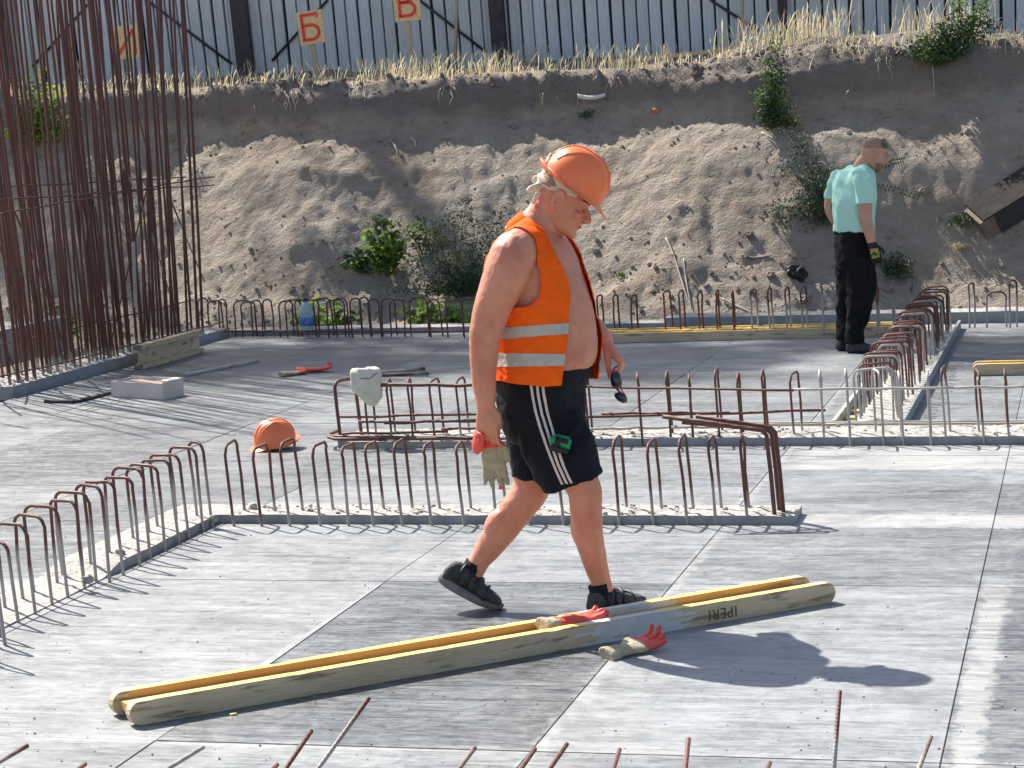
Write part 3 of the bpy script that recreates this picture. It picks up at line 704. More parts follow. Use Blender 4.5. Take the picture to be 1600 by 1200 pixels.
for du, zz, za in ((-.07, 1.47, 1.42), (-.345, 1.56, 1.50), (-.07, 1.36, 1.50), (-.34, .35, .35), (-.07, .16, .14)):
    pts = [W(UK5+du-.0, 15.3+4.5*k/12, zz+(za-zz)*k/12+random.uniform(-.008, .008)) for k in range(13)]
    bar(cage, pts, .006, -.3, 'tie_bar', 6)
bar(cage, [Q(262, 300, 20.4), Q(290, 370, 20.6), Q(320, 441, 20.8)], .007, -.3, 'leaning_bar', 6)
bar(cage, [W(UK5-.6, 18.4, .0), W(UK5-.30, 18.9, 1.6), W(UK5-.5, 19, 2.4)], .007, -.3, 'leaning_bar', 6)
bar(cage, [W(UK5-.5, 17.6, 2.9), W(UK5-.2, 18.5, 1.2), W(UK5-.1, 18.9, .1)], .007, -.3, 'leaning_bar', 6)
for a, b in (((208, 378, 19.2), (212, 480, 19.05)),):
    p0, p1 = Q(*a), Q(*b); d = p0-p1
    tag(MB().box((p0+p1)/2, (.03, .02, d.length), rot=d.to_track_quat('Z', 'Y').to_matrix()).build('wooden_batten', M_woodg, None, False),
        'thin pale batten standing upright among the tall rusty bars', 'batten')

# -- starter bars along the near edge (their strip lies below the view)
k7 = kicker('near edge strip with single straight bar ends sticking up at the bottom of the picture', [
    (-4.2, 1.8, 5.35, 5.75, .03)], W(-1.2, 5.5, 0))
for (x1, y1, x0, y0) in ((1312, 1079, 1303, 1200), (1455, 1151, 1436, 1200), (577, 1090, 498, 1200), (487, 1141, 447, 1200), (318, 1167, 264, 1200), (43, 1165, 0, 1190), (742, 1168, 718, 1200), (836, 1170, 815, 1200),
                         (886, 1162, 860, 1200), (968, 1171, 959, 1200), (1076, 1154, 1071, 1200), (1203, 1192, 1200, 1200), (133, 1194, 120, 1204), (433, 1195, 425, 1203)):
    Yt = 6.0; t = Q(x1, y1, Yt); s_ = (y0-y1) or 1
    b = Q(x1+(x0-x1)*3.0, y1+(y0-y1)*3.0, 5.75); d = (b-t); k = (t.z+.02)/max(t.z-b.z, .01); b = t+d*k
    bar(k7, [t, t.lerp(b, .5), b], .0065, random.uniform(-.12, .05), 'bar_end', 8)

# ================================================================== OBJECTS ON THE DECK
def flange_mesh(L, h, th, sd, round_=True, dry=None, inner=1):
    """flange of a timber beam: length x, height z, thickness y; ends rounded in x-z"""
    nx, nz = int(L/.012), 8; rr = random.Random(sd); mb = MB(); rows = []
    def ztop(x):
        e = min(x, L-x); r_ = h*.5
        if e < r_: return math.sqrt(max(r_*r_-(r_-e)**2, 0))*1.0
        return h*.5
    xs = sorted(set([0, .003, .008, .015, .025, .035]+[L-a for a in (0, .003, .008, .015, .025, .035)]+[L*k/nx for k in range(1, nx) if .05 < L*k/nx < L-.05]))
    for side in (-1, 1):
        vs = []; fs = []; ms = []
        for x in xs:
            zt = ztop(x) if round_ else h/2
            nk = .0025*max(0, noise.noise(Vector((x*9, sd, side)))-.25)*4
            for k in range(nz+1): vs.append(Vector((x-L/2, side*th/2, -zt+(2*zt-nk)*k/nz)))
        for i in range(len(xs)-1):
            for k in range(nz):
                a = i*(nz+1)+k; f = (a, a+nz+1, a+nz+2, a+1); f = f if side < 0 else f[::-1]
                xc = (xs[i]+xs[i+1])/2; m = 4 if side == inner and .06 < xc < L-.09 else 0
                if dry and noise.noise(Vector((xc*6, k*.8, sd)))*.08+dry[0] < xc/L < dry[1]+noise.noise(Vector((xc*6, k*1.1, sd+5)))*.04: m = 2
                mb.add([], [], 0); fs.append(f); ms.append(m)
        b0 = len(mb.v); mb.v += [tuple(v) for v in vs]
        for f, m in zip(fs, ms): mb.f.append(tuple(q+b0 for q in f)); mb.m.append(m)
        rows.append(b0)
    A, B = rows; n = nz+1
    for i in range(len(xs)-1):
        xc = (xs[i]+xs[i+1])/2; m = 1
        if dry and dry[0]-.01 < xc/L < dry[1]-.03: m = 2
        if xc < .07 or xc > L-.10: m = 0
        mb.f.append((A+i*n+nz, A+(i+1)*n+nz, B+(i+1)*n+nz, B+i*n+nz)); mb.m.append(m)
        mb.f.append((A+i*n, B+i*n, B+(i+1)*n, A+(i+1)*n)); mb.m.append(m)
    if not round_:
        e = (len(xs)-1)*n
        mb.f.append((A, A+nz, B+nz, B)); mb.m.append(3); mb.f.append((A+e, B+e, B+e+nz, A+e+nz)); mb.m.append(3)
    return mb
def h20(label, c, L, ang, upright=False, dry=None, group=None, round_=True):
    r = empty('timber_beam', (c.x, c.y, c.z), 0); r.rotation_euler = (math.pi/2 if upright else 0, 0, ang); tag(r, label, 'timber beam', group)
    Mw = Matrix.Translation(c) @ Matrix.Rotation(ang, 4, 'Z') @ (Matrix.Rotation(math.pi/2, 4, 'X') if upright else Matrix.Identity(4))
    mats = [M_flange, M_flange, M_beamdry, M_endgrain, M_flange] if upright else [M_flange, M_yel, M_beamdry, M_endgrain, M_web]
    for s_, sd in ((-1, 3), (1, 8)):
        mb = flange_mesh(L, .08, .04, sd, round_, dry if s_ < 0 or dry is None else (dry[0]+.03, dry[1]+.01), -s_)
        me = mb.mesh('flange', mats, False); o = link('flange', me, r); o.location = (0, .08*s_, 0)
    mb = MB().box((0, 0, 0), (L-.05, .118, .028), 0); me = mb.mesh('web', [M_flange if upright else M_web], False); link('web', me, r)
    return r
a = P(204, 1137, 0); b = P(1306, 941, 0); dr = (b-a).normalized(); nrm = Vector((-dr.y, dr.x, 0)); L_ = (b-a).length
cb = (a+b)/2+nrm*.10+Vector((0, 0, .041)); ANGB = math.atan2(dr.y, dr.x)
beam = h20('long yellow wooden beam lying across the foreground in front of the walking worker', cb, L_, ANGB, dry=(.615, .755))
tcv = bpy.data.curves.new('printed_mark', 'FONT'); tcv.body = 'IPERI'; tcv.size = .058; tcv.align_x = 'CENTER'; tcv.align_y = 'CENTER'; tcv.space_character = 1.1; tcv.extrude = .0003
to = bpy.data.objects.new('printed_mark', tcv); C.objects.link(to); bpy.context.view_layer.update()
tme = bpy.data.meshes.new_from_object(to.evaluated_get(bpy.context.evaluated_depsgraph_get())); bpy.data.objects.remove(to)
M_print = mat('print_black', (.05, .045, .04), (.12, .10, .08), 60, .9, lo=.3, hi=.7); tme.materials.clear(); tme.materials.append(M_print)
for p_ in tme.polygons: p_.material_index = 0
to = link('printed_mark', tme, beam); to.location = (L_*(.815-.5), -.1008, -.004); to.rotation_euler = (math.pi/2, math.pi, 0); to.scale = (1, 1, 1)
# rotate 180 degrees in the plane of the face, reading outwards
to.rotation_euler = Matrix(((-1, 0, 0), (0, 0, -1), (0, -1, 0))).to_euler()
for (x, z) in ((.09, .0), (.70, .01), (.755, -.005)):
    pass
h20('short grey wooden beam standing on edge against the left concrete strip', P(266, 564, 0)+Vector((0, 0, .102)), 1.32, ANG_V, upright=True, round_=False)
c = P(1600, 587, 0); h20('yellow wooden beam lying on the deck at the right edge of the view', c+EV*.1+Vector((.28, 0, .041)), 1.25, ANG_U+.06)
gp = 'yellow beams laid along the far concrete strip'
pA, pB = P(905, 537.5, 0), P(1425, 525, 0); pA2 = pA+(pA-pB).normalized()*.25
dd = (pB-pA2); angf = math.atan2(dd.y, dd.x); nf = Vector((-dd.normalized().y, dd.normalized().x, 0))
h20('nearer of two yellow beams along the far strip behind the man in mint', (pA2+pB)/2+nf*.10+Vector((0, 0, .041)), dd.length, angf, group=gp)
h20('farther of two yellow beams along the far strip behind the man in mint', (pA2+pB)/2+nf*.34+Vector((0, 0, .041)), dd.length*.98, angf, group=gp)

# open white box
c = P(228, 622, 0); bx = empty('white_box', (c.x, c.y, 0), 0); tag(bx, 'small white board box lying open on the deck in the striped shade', 'box')
q0, q1, q2 = P(175, 620), P(256, 624.5), P(287, 617.5)
e1 = (q1-q0); e2 = (q2-q1); hb = .115; q3 = q0+e2
def wall(a, b, h, t=.010, m=M_card, name='side_panel'):
    d = b-a; MB().box((a+b)/2+Vector((0, 0, h/2)), (d.length, t, h), rz=math.atan2(d.y, d.x)).build(name, m, bx, False)
wall(q0, q1, hb); wall(q1, q2, hb*1.1); wall(q3, q2, hb*1.1); wall(q0, q3, hb)
mb = MB(); mb.add([q0+Vector((0, 0, .01)), q1+Vector((0, 0, .01)), q2+Vector((0, 0, .01)), q3+Vector((0, 0, .01))], [(0, 1, 2, 3)]); mb.v = [(x, y, z+hb*.8) for x, y, z in mb.v]; mb.build('inner_panel', M_cardin, bx, False)
z_ = Vector((0, 0, hb*1.1+.004)); m1 = q1.lerp(q0, .15)+z_; m2 = q2.lerp(q3, .15)+z_
mb = MB(); mb.add([m1, q1+z_, q2+z_, m2], [(0, 1, 2, 3)]); mb.build('top_flap', M_card, bx, False)
for (x0, y0, x1, y1, wd, lb) in ((72, 629, 116, 630, .05, 'dark thin board lying left of the white box'), (116, 630, 178, 614, .05, 'thin wooden lath between the dark board and the white box'), (290, 588, 402, 566, .035, 'thin wooden lath on the deck right of the white box')):
    p0, p1 = P(x0, y0), P(x1, y1); d = p1-p0
    tag(MB().box((p0+p1)/2+Vector((0, 0, .011)), (d.length, wd, .02), rz=math.atan2(d.y, d.x)).build('wooden_lath', M_woodg if 'dark' not in lb else M_post, None, False), lb, 'lath')
# two bars lying behind the bag
for (x0, y0, x1, y1, lb) in ((592, 584, 664, 576, 'rusty bar lying on the deck behind the canvas bag, the upper of two'), (592, 586, 670, 584, 'rusty bar lying on the deck behind the canvas bag, the lower of two')):
    o = bar(None, [P(x0, y0, .012), P((x0+x1)/2, (y0+y1)/2, .014), P(x1, y1, .02)], .014, .02, 'loose_bar'); tag(o, lb, 'steel bar')
o = bar(None, [P(1146, 842-16, .008), P(1168, 834-10, .008)], .004, -.3, 'wire_scrap')
bpy.data.objects.remove(o)
# timber strip on the seam under the long beam
p0, p1 = P(404, 1046), P(596, 913); d = p1-p0
tag(MB().add([p0+Vector((-.018, 0, .004)), p0+Vector((.018, 0, .004)), p1+Vector((.004, 0, .004)), p1+Vector((-.004, 0, .004)),
              p0+Vector((-.018, 0, -.002)), p0+Vector((.018, 0, -.002)), p1+Vector((.004, 0, -.002)), p1+Vector((-.004, 0, -.002))],
             [(0, 1, 2, 3), (0, 4, 5, 1), (1, 5, 6, 2), (3, 2, 6, 7), (0, 3, 7, 4)]).build('joint_strip', M_concside, None, False), 'narrow grey filler strip tapering along the deck joint behind the long beam', 'filler strip')

# gloves
def glove_mb(spread=.12, bend=(.1, .1, .1, .1), thumb=.7, cuff=True, flat=.6, fl=1.08):
    mb = MB()
    X, Y_, Z = Vector((1, 0, 0)), Vector((0, 1, 0)), Vector((0, 0, 1))
    if cuff: mb.loft([(Vector((-.115, 0, .02)), Y_*.050, Z*.026), (Vector((-.07, 0, .02)), Y_*.046, Z*.022), (Vector((-.03, 0, .018)), Y_*.036, Z*.018), (Vector((0, 0, .018)), Y_*.042, Z*.018), (Vector((.05, 0, .018)), Y_*.050, Z*.017), (Vector((.095, 0, .017)), Y_*.046, Z*.014)], 20, sub=3)
    for k, (y, L, sp) in enumerate(((.034, .070, 1.2), (.012, .082, .4), (-.012, .076, -.4), (-.034, .060, -1.2))):
        L *= fl; b0 = Vector((.08, y, .017)); d = Vector((1, sp*spread, 0)).normalized(); be = bend[k]
        mb.tube([b0, b0+d*L*.45+Z*.003, b0+d*L*.8+Z*(.004+be*L*.2), b0+d*L*(1.1-be*.2)+Z*(.004+be*L*.6)], [.0135, .0125, .0115, .009], 10, sub=3)
    mb.tube([(.0, .03, .015), (.03, .055, .017), (.055, .055+.03*thumb, .016), (.08, .058+.045*thumb, .014)], [.016, .0145, .0125, .009], 10, sub=3)
    return mb
def glove(label, c, ang, mats, matf, tilt=(0, 0), sc=1.0, **k):
    r_ = Matrix.Translation(c) @ Matrix.Rotation(ang, 4, 'Z') @ Matrix.Rotation(tilt[0], 4, 'Y') @ Matrix.Rotation(tilt[1], 4, 'X') @ Matrix.Scale(sc, 4)
    o = voxel(glove_mb(**k), 'work_glove', mats, .0045, 3, matf=matf, disp=lambda p: .0025*fbm(p*40, 3)); o.matrix_world = r_; tag(o, label, 'glove'); return o
ff = lambda p: 1 if p.x+.012*noise.noise(p*40) > .055 else 0
rb = [M_beige_g, M_red_g]
cg = Q(896, 969, 8.32); pz = cb + dr*((P(893, 1005)-cb).dot(dr)); pz.z = .041+.02
glove('red and beige work glove lying on the long yellow beam', Vector((pz.x, pz.y, .062)), ANGB+.03, rb, lambda p: 1 if p.x > -.055+.01*noise.noise(p*40) else 0, spread=.10, bend=(.5, .2, .1, .6), thumb=-.1)
g2 = P(985, 1022); glove('beige glove with red fingers lying on the deck in the worker\'s shadow', Vector((g2.x-.005, g2.y, .006)), .60, rb, ff, tilt=(-.08, .25), spread=.16, bend=(.9, .9, .6, .3), thumb=.1, sc=.92)
g3 = P(486, 582); glove('red glove lying on the far deck near the bottle', Vector((g3.x, g3.y, .004)), .25, rb, lambda p: 1, spread=.05, bend=(1, .9, .4, .2), thumb=.2, sc=1.0)
g4 = P(455, 587); glove('beige glove lying beside the red glove on the far deck', Vector((g4.x, g4.y, .004)), .7, rb, lambda p: 0 if p.x < .07 else 1, spread=.1, bend=(.3, .3, .4, .2), thumb=.1, sc=.85)

# helmet
def helmet(root_name, label, Mx, as_thing=True):
    mb = MB(); n, k = 64, 20; vs = []; fs = []
    def dome(th, t, off=0):
        # th round, t 0 rim ..1 top
        fx = .128 if math.cos(th) > 0 else .125
        a = t*math.pi/2; r_ = math.cos(a)**.82; z = math.sin(a)**.95*.145
        x = fx*r_*math.cos(th); y = .108*r_*math.sin(th)
        rib = math.exp(-((abs(y)-.0)/.016)**2)*.006*min(1, t*4)+math.exp(-((abs(y)-.052+.02*abs(x)/.12)/.006)**2)*.003*min(1, max(0, t-.25)*4)
        # raised side panel as in the photo
        d = Vector((x/fx, y/.108, z/.145)).normalized()
        sc = 1+off/.12
        return Vector((x*sc, y*sc, (z+off)+0))+d*rib
    for j in range(k+1):
        for i in range(n): vs.append(dome(2*math.pi*i/n, j/k))
    for j in range(k):
        for i in range(n): i2 = (i+1) % n; fs.append((j*n+i, j*n+i2, (j+1)*n+i2, (j+1)*n+i))
    # rim with peak in front
    rings = 5; base = len(vs)
    for j in range(1, rings+1):
        t = j/rings
        for i in range(n):
            th = 2*math.pi*i/n; c = math.cos(th); ext = .014+(.040*max(0, c)**2.2)+(.012*max(0, -c)**3)
            p = dome(th, 0); dxy = Vector((p.x, p.y, 0)).normalized()
            dip = -.030*max(0, c)**3*t-.012*t*(1-abs(c))+.026*max(0, -c)**2*t
            vs.append(p+dxy*ext*t+Vector((0, 0, dip-.004*math.sin(t*math.pi))))
    for j in range(rings):
        a0 = 0 if j == 0 else base+(j-1)*n; b0 = base+j*n
        for i in range(n): i2 = (i+1) % n; fs.append((a0+i, b0+i, b0+i2, a0+i2))
    mb.add(vs, fs); me = mb.mesh('helmet_shell', M_helm)
    o = link('helmet_shell', me); sd = o.modifiers.new('s', 'SOLIDIFY'); sd.thickness = .0035; sd.offset = -1
    # side grooves arcs
    m2 = MB()
    for s_ in (-1, 1):
        pts = []
        for q in range(15):
            a = q/14; th = s_*(math.pi*(.17+.62*a)); tt = .22+.50*math.sin(a*math.pi)**.7
            pts.append(dome(th, tt, .0005))
        m2.tube(pts, .0032, 6)
    for s_ in (-1, 1):
        pts = [dome(s_*a, t, .0005) for a, t in ((.12, .25), (.16, .45), (.25, .65), (.5, .83), (1.57, .88), (2.64, .83), (2.9, .65), (2.98, .45), (3.02, .25))]
        m2.tube(pts, .003, 6, sub=3)
    g = m2.build('helmet_rib', M_helm)
    l = MB().loft([(Vector((0, 0, -.012)), Vector((.112, 0, 0)), Vector((0, .094, 0))), (Vector((0, 0, .03)), Vector((.112, 0, 0)), Vector((0, .094, 0)))], 32, sub=2, cap=False).build('liner_band', M_helmdark)
    return [o, g, l]
hp = P(430, 703, 0); r = empty('safety_helmet', (hp.x, hp.y, 0), 0); tag(r, 'orange safety helmet standing on the deck behind the front row of hoops', 'helmet')
Mh = Matrix.Translation((hp.x, hp.y+.05, .032)) @ Matrix.Rotation(math.pi+.35, 4, 'Z') @ Matrix.Rotation(.08, 4, 'Y') @ Matrix.Scale(1.02, 4)
for o in helmet('', '', None): o.matrix_world = Mh; adopt(o, r)

# canvas bag over the heavy hoop
bc = Q(573, 603, P(560, 684, .05).y-.02)
mb = MB(); X = Vector((1, 0, 0)); Yv = Vector((0, 1, 0)); Zv = Vector((0, 0, 1))
secs = []
for dy, w_, ox, dp in ((-31, 8, -2, .03), (-27, 19, 0, .05), (-18, 25, 0, .06), (-5, 27, 0, .06), (8, 24, 3, .055), (20, 15, 5, .045), (28, 8, 7, .03), (32, 3, 8, .012)):
    s_ = bc.y/FPX; secs.append((bc+X*ox*s_-Zv*dy*s_, X*w_*s_, Yv*dp))
bag = voxel(MB().loft(secs, 24, sub=3), 'canvas_bag', [M_bag], .007, 2, disp=lambda p: .020*noise.noise(Vector((p.x*22, p.y*15, p.z*5)))+.014*noise.noise(Vector((p.x*34+p.z*14, p.y*25, p.z*10+3))))
tag(bag, 'crumpled cream canvas bag hanging over the thick hoop of the middle strip', 'bag')
bv = BVHTree.FromPolygons([v.co for v in bag.data.vertices], [p.vertices[:] for p in bag.data.polygons])
def drape(pxs, bvh, off=.002, sub=6, Y0=3.0):
    out = []
    for (x0, y0), (x1, y1) in zip(pxs, pxs[1:]):
        for k in range(sub):
            x, y = x0+(x1-x0)*k/sub, y0+(y1-y0)*k/sub; d = ray(x, y).normalized(); h, nn, _, _ = bvh.ray_cast(EYE+d*Y0, d)
            if h: out.append((h-d*off, nn))
    d = ray(*pxs[-1]).normalized(); h, nn, _, _ = bvh.ray_cast(EYE+d*Y0, d)
    if h: out.append((h-d*off, nn))
    return out
pp = drape([(562, 592), (574, 591), (577, 592), (590, 582)], bv)
if len(pp) > 3: MB().tube([p for p, _ in pp], .0025, 5).build('drawstring', M_blue, bag)

# water bottle standing on the far strip
bp_ = P(480, 518, .058); bo = empty('water_bottle', bp_, 0); tag(bo, 'clear plastic water bottle with a blue label and cap standing on the far strip', 'bottle')
M_pet = mat('clear_plastic', (.60, .78, .84), rough=.12); M_pet.node_tree.nodes['Principled BSDF'].inputs['Transmission Weight'].default_value = .45
M_lab = mat('bottle_label', (.02, .07, .32), (.15, .32, .62), 30, .5); M_cap = mat('bottle_cap', (.02, .04, .30), rough=.4)
def lathe(prof_, c, n=24):
    vs = []; fs = []
    for r_, z in prof_:
        for k in range(n): t = 2*math.pi*k/n; vs.append(c+Vector((r_*math.cos(t), r_*math.sin(t), z)))
    for j in range(len(prof_)-1):
        for k in range(n): k2 = (k+1) % n; fs.append((j*n+k, j*n+k2, (j+1)*n+k2, (j+1)*n+k))
    return MB().add(vs, fs)
s_ = .87
lathe([(0, .004), (.05*s_*1.15, 0), (.062, .02), (.062, .10), (.060, .105), (.060, .16), (.062, .165), (.062, .20), (.055, .235), (.03, .262), (.018, .27), (.018, .285), (0, .285)], bp_).build('bottle_body', M_pet, bo)
lathe([(.0635, .055), (.0645, .056), (.0645, .13), (.0635, .131)], bp_).build('bottle_label', M_lab, bo)
lathe([(.0, .31), (.02, .31), (.022, .305), (.022, .278), (.018, .276)], bp_).build('bottle_cap', M_cap, bo)

# ================================================================== PEOPLE
def hand_tubes(mb, Mx, s=1.0, curls=((25, 35, 20),)*4, thumb=((.02, .035, -.004), (.045, .055, -.012), (.07, .055, -.022)), spread=.06, side=1, tlen=1):
    """hand along +x from the wrist, back of hand +z, thumb towards +y*side"""
    T = lambda p: Mx @ (Vector((p[0], p[1]*side, p[2]))*s)
    rot = Mx.to_3x3()
    A = rot @ Vector((0, 1, 0)); B = rot @ Vector((0, 0, 1))
    mb.loft([(T((-.02, 0, 0)), A*.026*s, B*.021*s), (T((.01, 0, 0)), A*.029*s, B*.020*s), (T((.04, .002, 0)), A*.037*s, B*.019*s), (T((.075, .002, 0)), A*.041*s, B*.016*s), (T((.098, 0, -.003)), A*.038*s, B*.012*s)], 20, sub=3)
    for k, (y, L) in enumerate(((.030, .076), (.010, .084), (-.010, .078), (-.029, .062))):
        c = curls[k % len(curls)]; a = 0; p = Vector((.088, y, -.001)); pts = [p.copy()]; rs = [.0098]
        for seg, (da, f) in enumerate(zip(c, (.46, .30, .24))):
            a += R(da); d = Vector((math.cos(a), spread*(1.5-k)*math.cos(a), -math.sin(a)))
            p = p+d*L*f; pts.append(p.copy()); rs.append(.0095-.0011*(seg+1))
        mb.tube([T(q) for q in pts], [r_*s for r_ in rs], 10, sub=3); mb.ell(T(pts[-1]), [rs[-1]*s]*3, n=8, k=6)
    tp = [T(q) for q in ((-.0, .012, -.004),)+tuple(thumb)]
    mb.tube(tp, [.016*s, .0135*s, .0115*s, .0092*s][:len(tp)], 10, sub=3); mb.ell(tp[-1], [.0092*s]*3, n=8, k=6)
def frame(o, x, z):
    x = x.normalized(); z = (z-x*z.dot(x)).normalized(); y = z.cross(x)
    return Matrix(((x.x, y.x, z.x, o.x), (x.y, y.y, z.y, o.y), (x.z, y.z, z.z, o.z), (0, 0, 0, 1)))
def head_mb(mb, Mh, s=1.0, beardless=True):
    T = lambda p: Mh @ (Vector(p)*s); rot = Mh.to_3x3(); X = rot @ Vector((1, 0, 0)); Yv = rot @ Vector((0, 1, 0))
    prof_ = [(.128, .025, -.035, .028), (.118, .060, -.062, .052), (.100, .083, -.083, .067), (.072, .096, -.096, .077), (.045, .101, -.100, .080), (.025, .104, -.099, .081), (.008, .0965, -.095, .079),
             (-.012, .100, -.088, .075), (-.034, .104, -.076, .070), (-.050, .105, -.062, .066), (-.066, .104, -.045, .060), (-.082, .104, -.025, .053), (-.097, .101, .000, .044), (-.108, .086, .020, .028)]
    secs = []
    for z, xf, xb, w_ in prof_: secs.append((T(((xf+xb)/2, 0, z)), X*(xf-xb)/2*s, Yv*w_*s))
    mb.loft(secs, 36, sub=3, egg=.14, pw=2.25)
    mb.tube([T((.094, 0, .018)), T((.108, 0, .004)), T((.122, 0, -.012)), T((.1285, 0, -.023)), T((.119, 0, -.030)), T((.100, 0, -.034))], [.0065*s, .0075*s, .009*s, .0105*s, .010*s, .008*s], 12, sub=3)
    mb.ell(T((.104, 0, -.014)), (.019*s, .0085*s, .022*s), rot); mb.ell(T((.070, 0, -.088)), (.042*s, .036*s, .022*s), rot)
    for y in (-1, 1):
        mb.ell(T((.114, y*.012, -.027)), (.011*s, .008*s, .008*s), rot)
        mb.ell(T((.086, y*.034, .030)), (.017*s, .030*s, .0085*s), rot)            # brow ridge
        mb.ell(T((.076, y*.042, -.022)), (.021*s, .020*s, .018*s), rot)           # cheekbone
        mb.ell(T((.0795, y*.033, .006)), (.0125*s, .015*s, .0095*s), rot)           # lidded eye
        ear = rot @ Matrix.Rotation(-y*.30, 3, 'Z') @ Matrix.Rotation(.15, 3, 'Y')
        for k in range(14):
            a = k/14*2*math.pi; r1, r2 = .019, .030
            c = Vector((0, 0, 0))+Vector((math.cos(a)*r1*(1 if math.sin(a) > -.2 else .75), 0, math.sin(a)*r2))
            mb.ell(T((-.002, y*.091, -.002))+ear @ (c*s), (.0068*s, .0070*s, .0078*s), rot, n=8, k=6)
        mb.ell(T((-.001, y*.083, -.002)), (.016*s, .007*s, .025*s), ear); mb.ell(T((.006, y*.080, -.030)), (.007*s, .006*s, .009*s), ear)
    mb.ell(T((.098, 0, -.096)), (.014*s, .022*s, .017*s), rot)                      # chin
    mb.ell(T((.1075, 0, -.0525)), (.0085*s, .021*s, .0045*s), rot); mb.ell(T((.1055, 0, -.0645)), (.0085*s, .019*s, .0055*s), rot)   # lips
def shoe(root, T, rotm, name='shoe', L=.27, hi=True, s=1.0):
    """T(point) local->world: x toe, z up, origin under the heel"""
    A = rotm @ Vector((0, 1, 0)); Z = rotm @ Vector((0, 0, 1)); X = rotm @ Vector((1, 0, 0))
    def col(mb, prof_, **k): mb.loft([(T(Vector((x, 0, (z0+z1)/2))), A*w_, Z*(z1-z0)/2) for x, z0, z1, w_ in prof_], 24, sub=3, pw=2.6, **k); return mb
    so_ = MB(); vs = []; n = 28; ring = []
    for k in range(n):
        t = 2*math.pi*k/n; x = math.cos(t); y = math.sin(t); xx = L/2+x*L/2; hw = .040+.011*math.sin(min(max(xx/L, 0), 1)*math.pi*1.0+.2)+(.004 if xx > L*.6 else 0)
        ring.append((xx, y*hw*(1 if abs(x) < .9 else .96)))
    lay = [(0, .96), (.006, 1.03), (.022, 1.04), (.027, 1.0)]
    for z, k_ in lay:
        for (x, y) in ring:
            toe = max(0, (x-L*.72)/(L*.28))**2*.014; heel = max(0, (L*.10-x)/(L*.10))*.004; zz = z+(toe+heel)*(1 if z < .02 else 1) + (0.008 if x < L*.35 and z > .02 else 0)
            vs.append(T(Vector((L/2+(x-L/2)*k_, y*k_, zz))))
    fs = []
    for j in range(len(lay)-1):
        for k in range(n): k2 = (k+1) % n; fs.append((j*n+k, j*n+k2, (j+1)*n+k2, (j+1)*n+k))
    fs.append(tuple(range(n))[::-1]); fs.append(tuple((len(lay)-1)*n+k for k in range(n)))
    so_.add(vs, fs)
    up = MB()
    col(up, [(.004, .025, .060, .022), (.02, .020, .100, .034), (.05, .020, .112, .037), (.09, .020, .108, .040), (.13, .020, .092, .043), (.17, .022, .076, .047), (.21, .024, .066, .048), (.245, .028, .056, .040), (.262, .030, .044, .024)])
    o = voxel(up, name, [M_shoe], .004, 3, disp=lambda p: .003*fbm(p*30, 3)); adopt(o, root)
    s2 = so_.build('sole', M_sole); adopt(s2, o)
    st = MB()
    for (xa, h, w_) in ((.075, .112, .042), (.115, .100, .0455), (.150, .088, .048)):         # straps over the instep
        pts = []
        for k in range(9):
            a = math.pi*k/8; pts.append(T(Vector((xa+.012*math.cos(a), math.cos(a)*w_, .035+(h-.035)*math.sin(a)**.75+.004))))
        st.tube(pts, .0075, 6)
    st.tube([T(Vector((.19, math.cos(math.pi*k/8)*.050, .026+.052*math.sin(math.pi*k/8)**.7))) for k in range(9)], .006, 6)
    adopt(st.build('strap', M_black), o)
    return o

# ------------------------------------------------------------------ worker with the orange vest
YM = 8.62; PSI = R(24)                 # body turned a little towards the viewer
Fw = Vector((math.cos(PSI), -math.sin(PSI), 0)); Lf = Vector((math.sin(PSI), math.cos(PSI), 0))
def tsec(y, xb, xf, b, Yc=YM, psi=PSI):
    """horizontal torso section from its outline in x and half width b"""
    p0, p1 = Q(xb, y, Yc), Q(xf, y, Yc); c = (p0+p1)/2; e = (p1-p0).length/2
    a = math.sqrt(max(e*e-(b*math.sin(psi))**2, .02**2))/math.cos(psi)
    F = Vector((math.cos(psi), -math.sin(psi), 0)); L = Vector((math.sin(psi), math.cos(psi), 0))
    return (c, F*a, L*b)
TOR = [tsec(345, 823, 858, .062), tsec(353, 808, 867, .110), tsec(364, 795, 876, .150), tsec(380, 780, 887, .178), tsec(402, 769, 899, .192), tsec(430, 765, 909, .195),
       tsec(465, 767, 920, .190), tsec(500, 771, 928, .188), tsec(535, 775, 932, .190), tsec(562, 777, 930, .188), tsec(582, 779, 918, .182), tsec(600, 788, 900, .160), tsec(640, 792, 895, .155), tsec(670, 798, 895, .15)]
w1 = empty('person', (P(860, 960).x, YM, 0), 0)
tag(w1, 'worker walking right in orange helmet, open orange vest and black shorts, looking down', 'person')
body = MB(); body.loft(TOR, 40, sub=4, pw=2.3)
HP = R(30); hc = Q(876, 311, YM-.01)
hX = Vector((math.cos(HP)*math.cos(.12), -math.cos(HP)*math.sin(.12), -math.sin(HP)))
MH = frame(hc, hX, Vector((math.sin(HP), 0, math.cos(HP))))
head_mb(body, MH, 1.04)
body.tube([Q(834, 374, YM), Q(844, 350, YM), Q(852, 332, YM), Q(862, 314, YM)], [.092, .076, .066, .060], 24, sub=3)
body.tube([Q(800, 372, YM+.0), Q(838, 345, YM)], [.05, .06], 16)
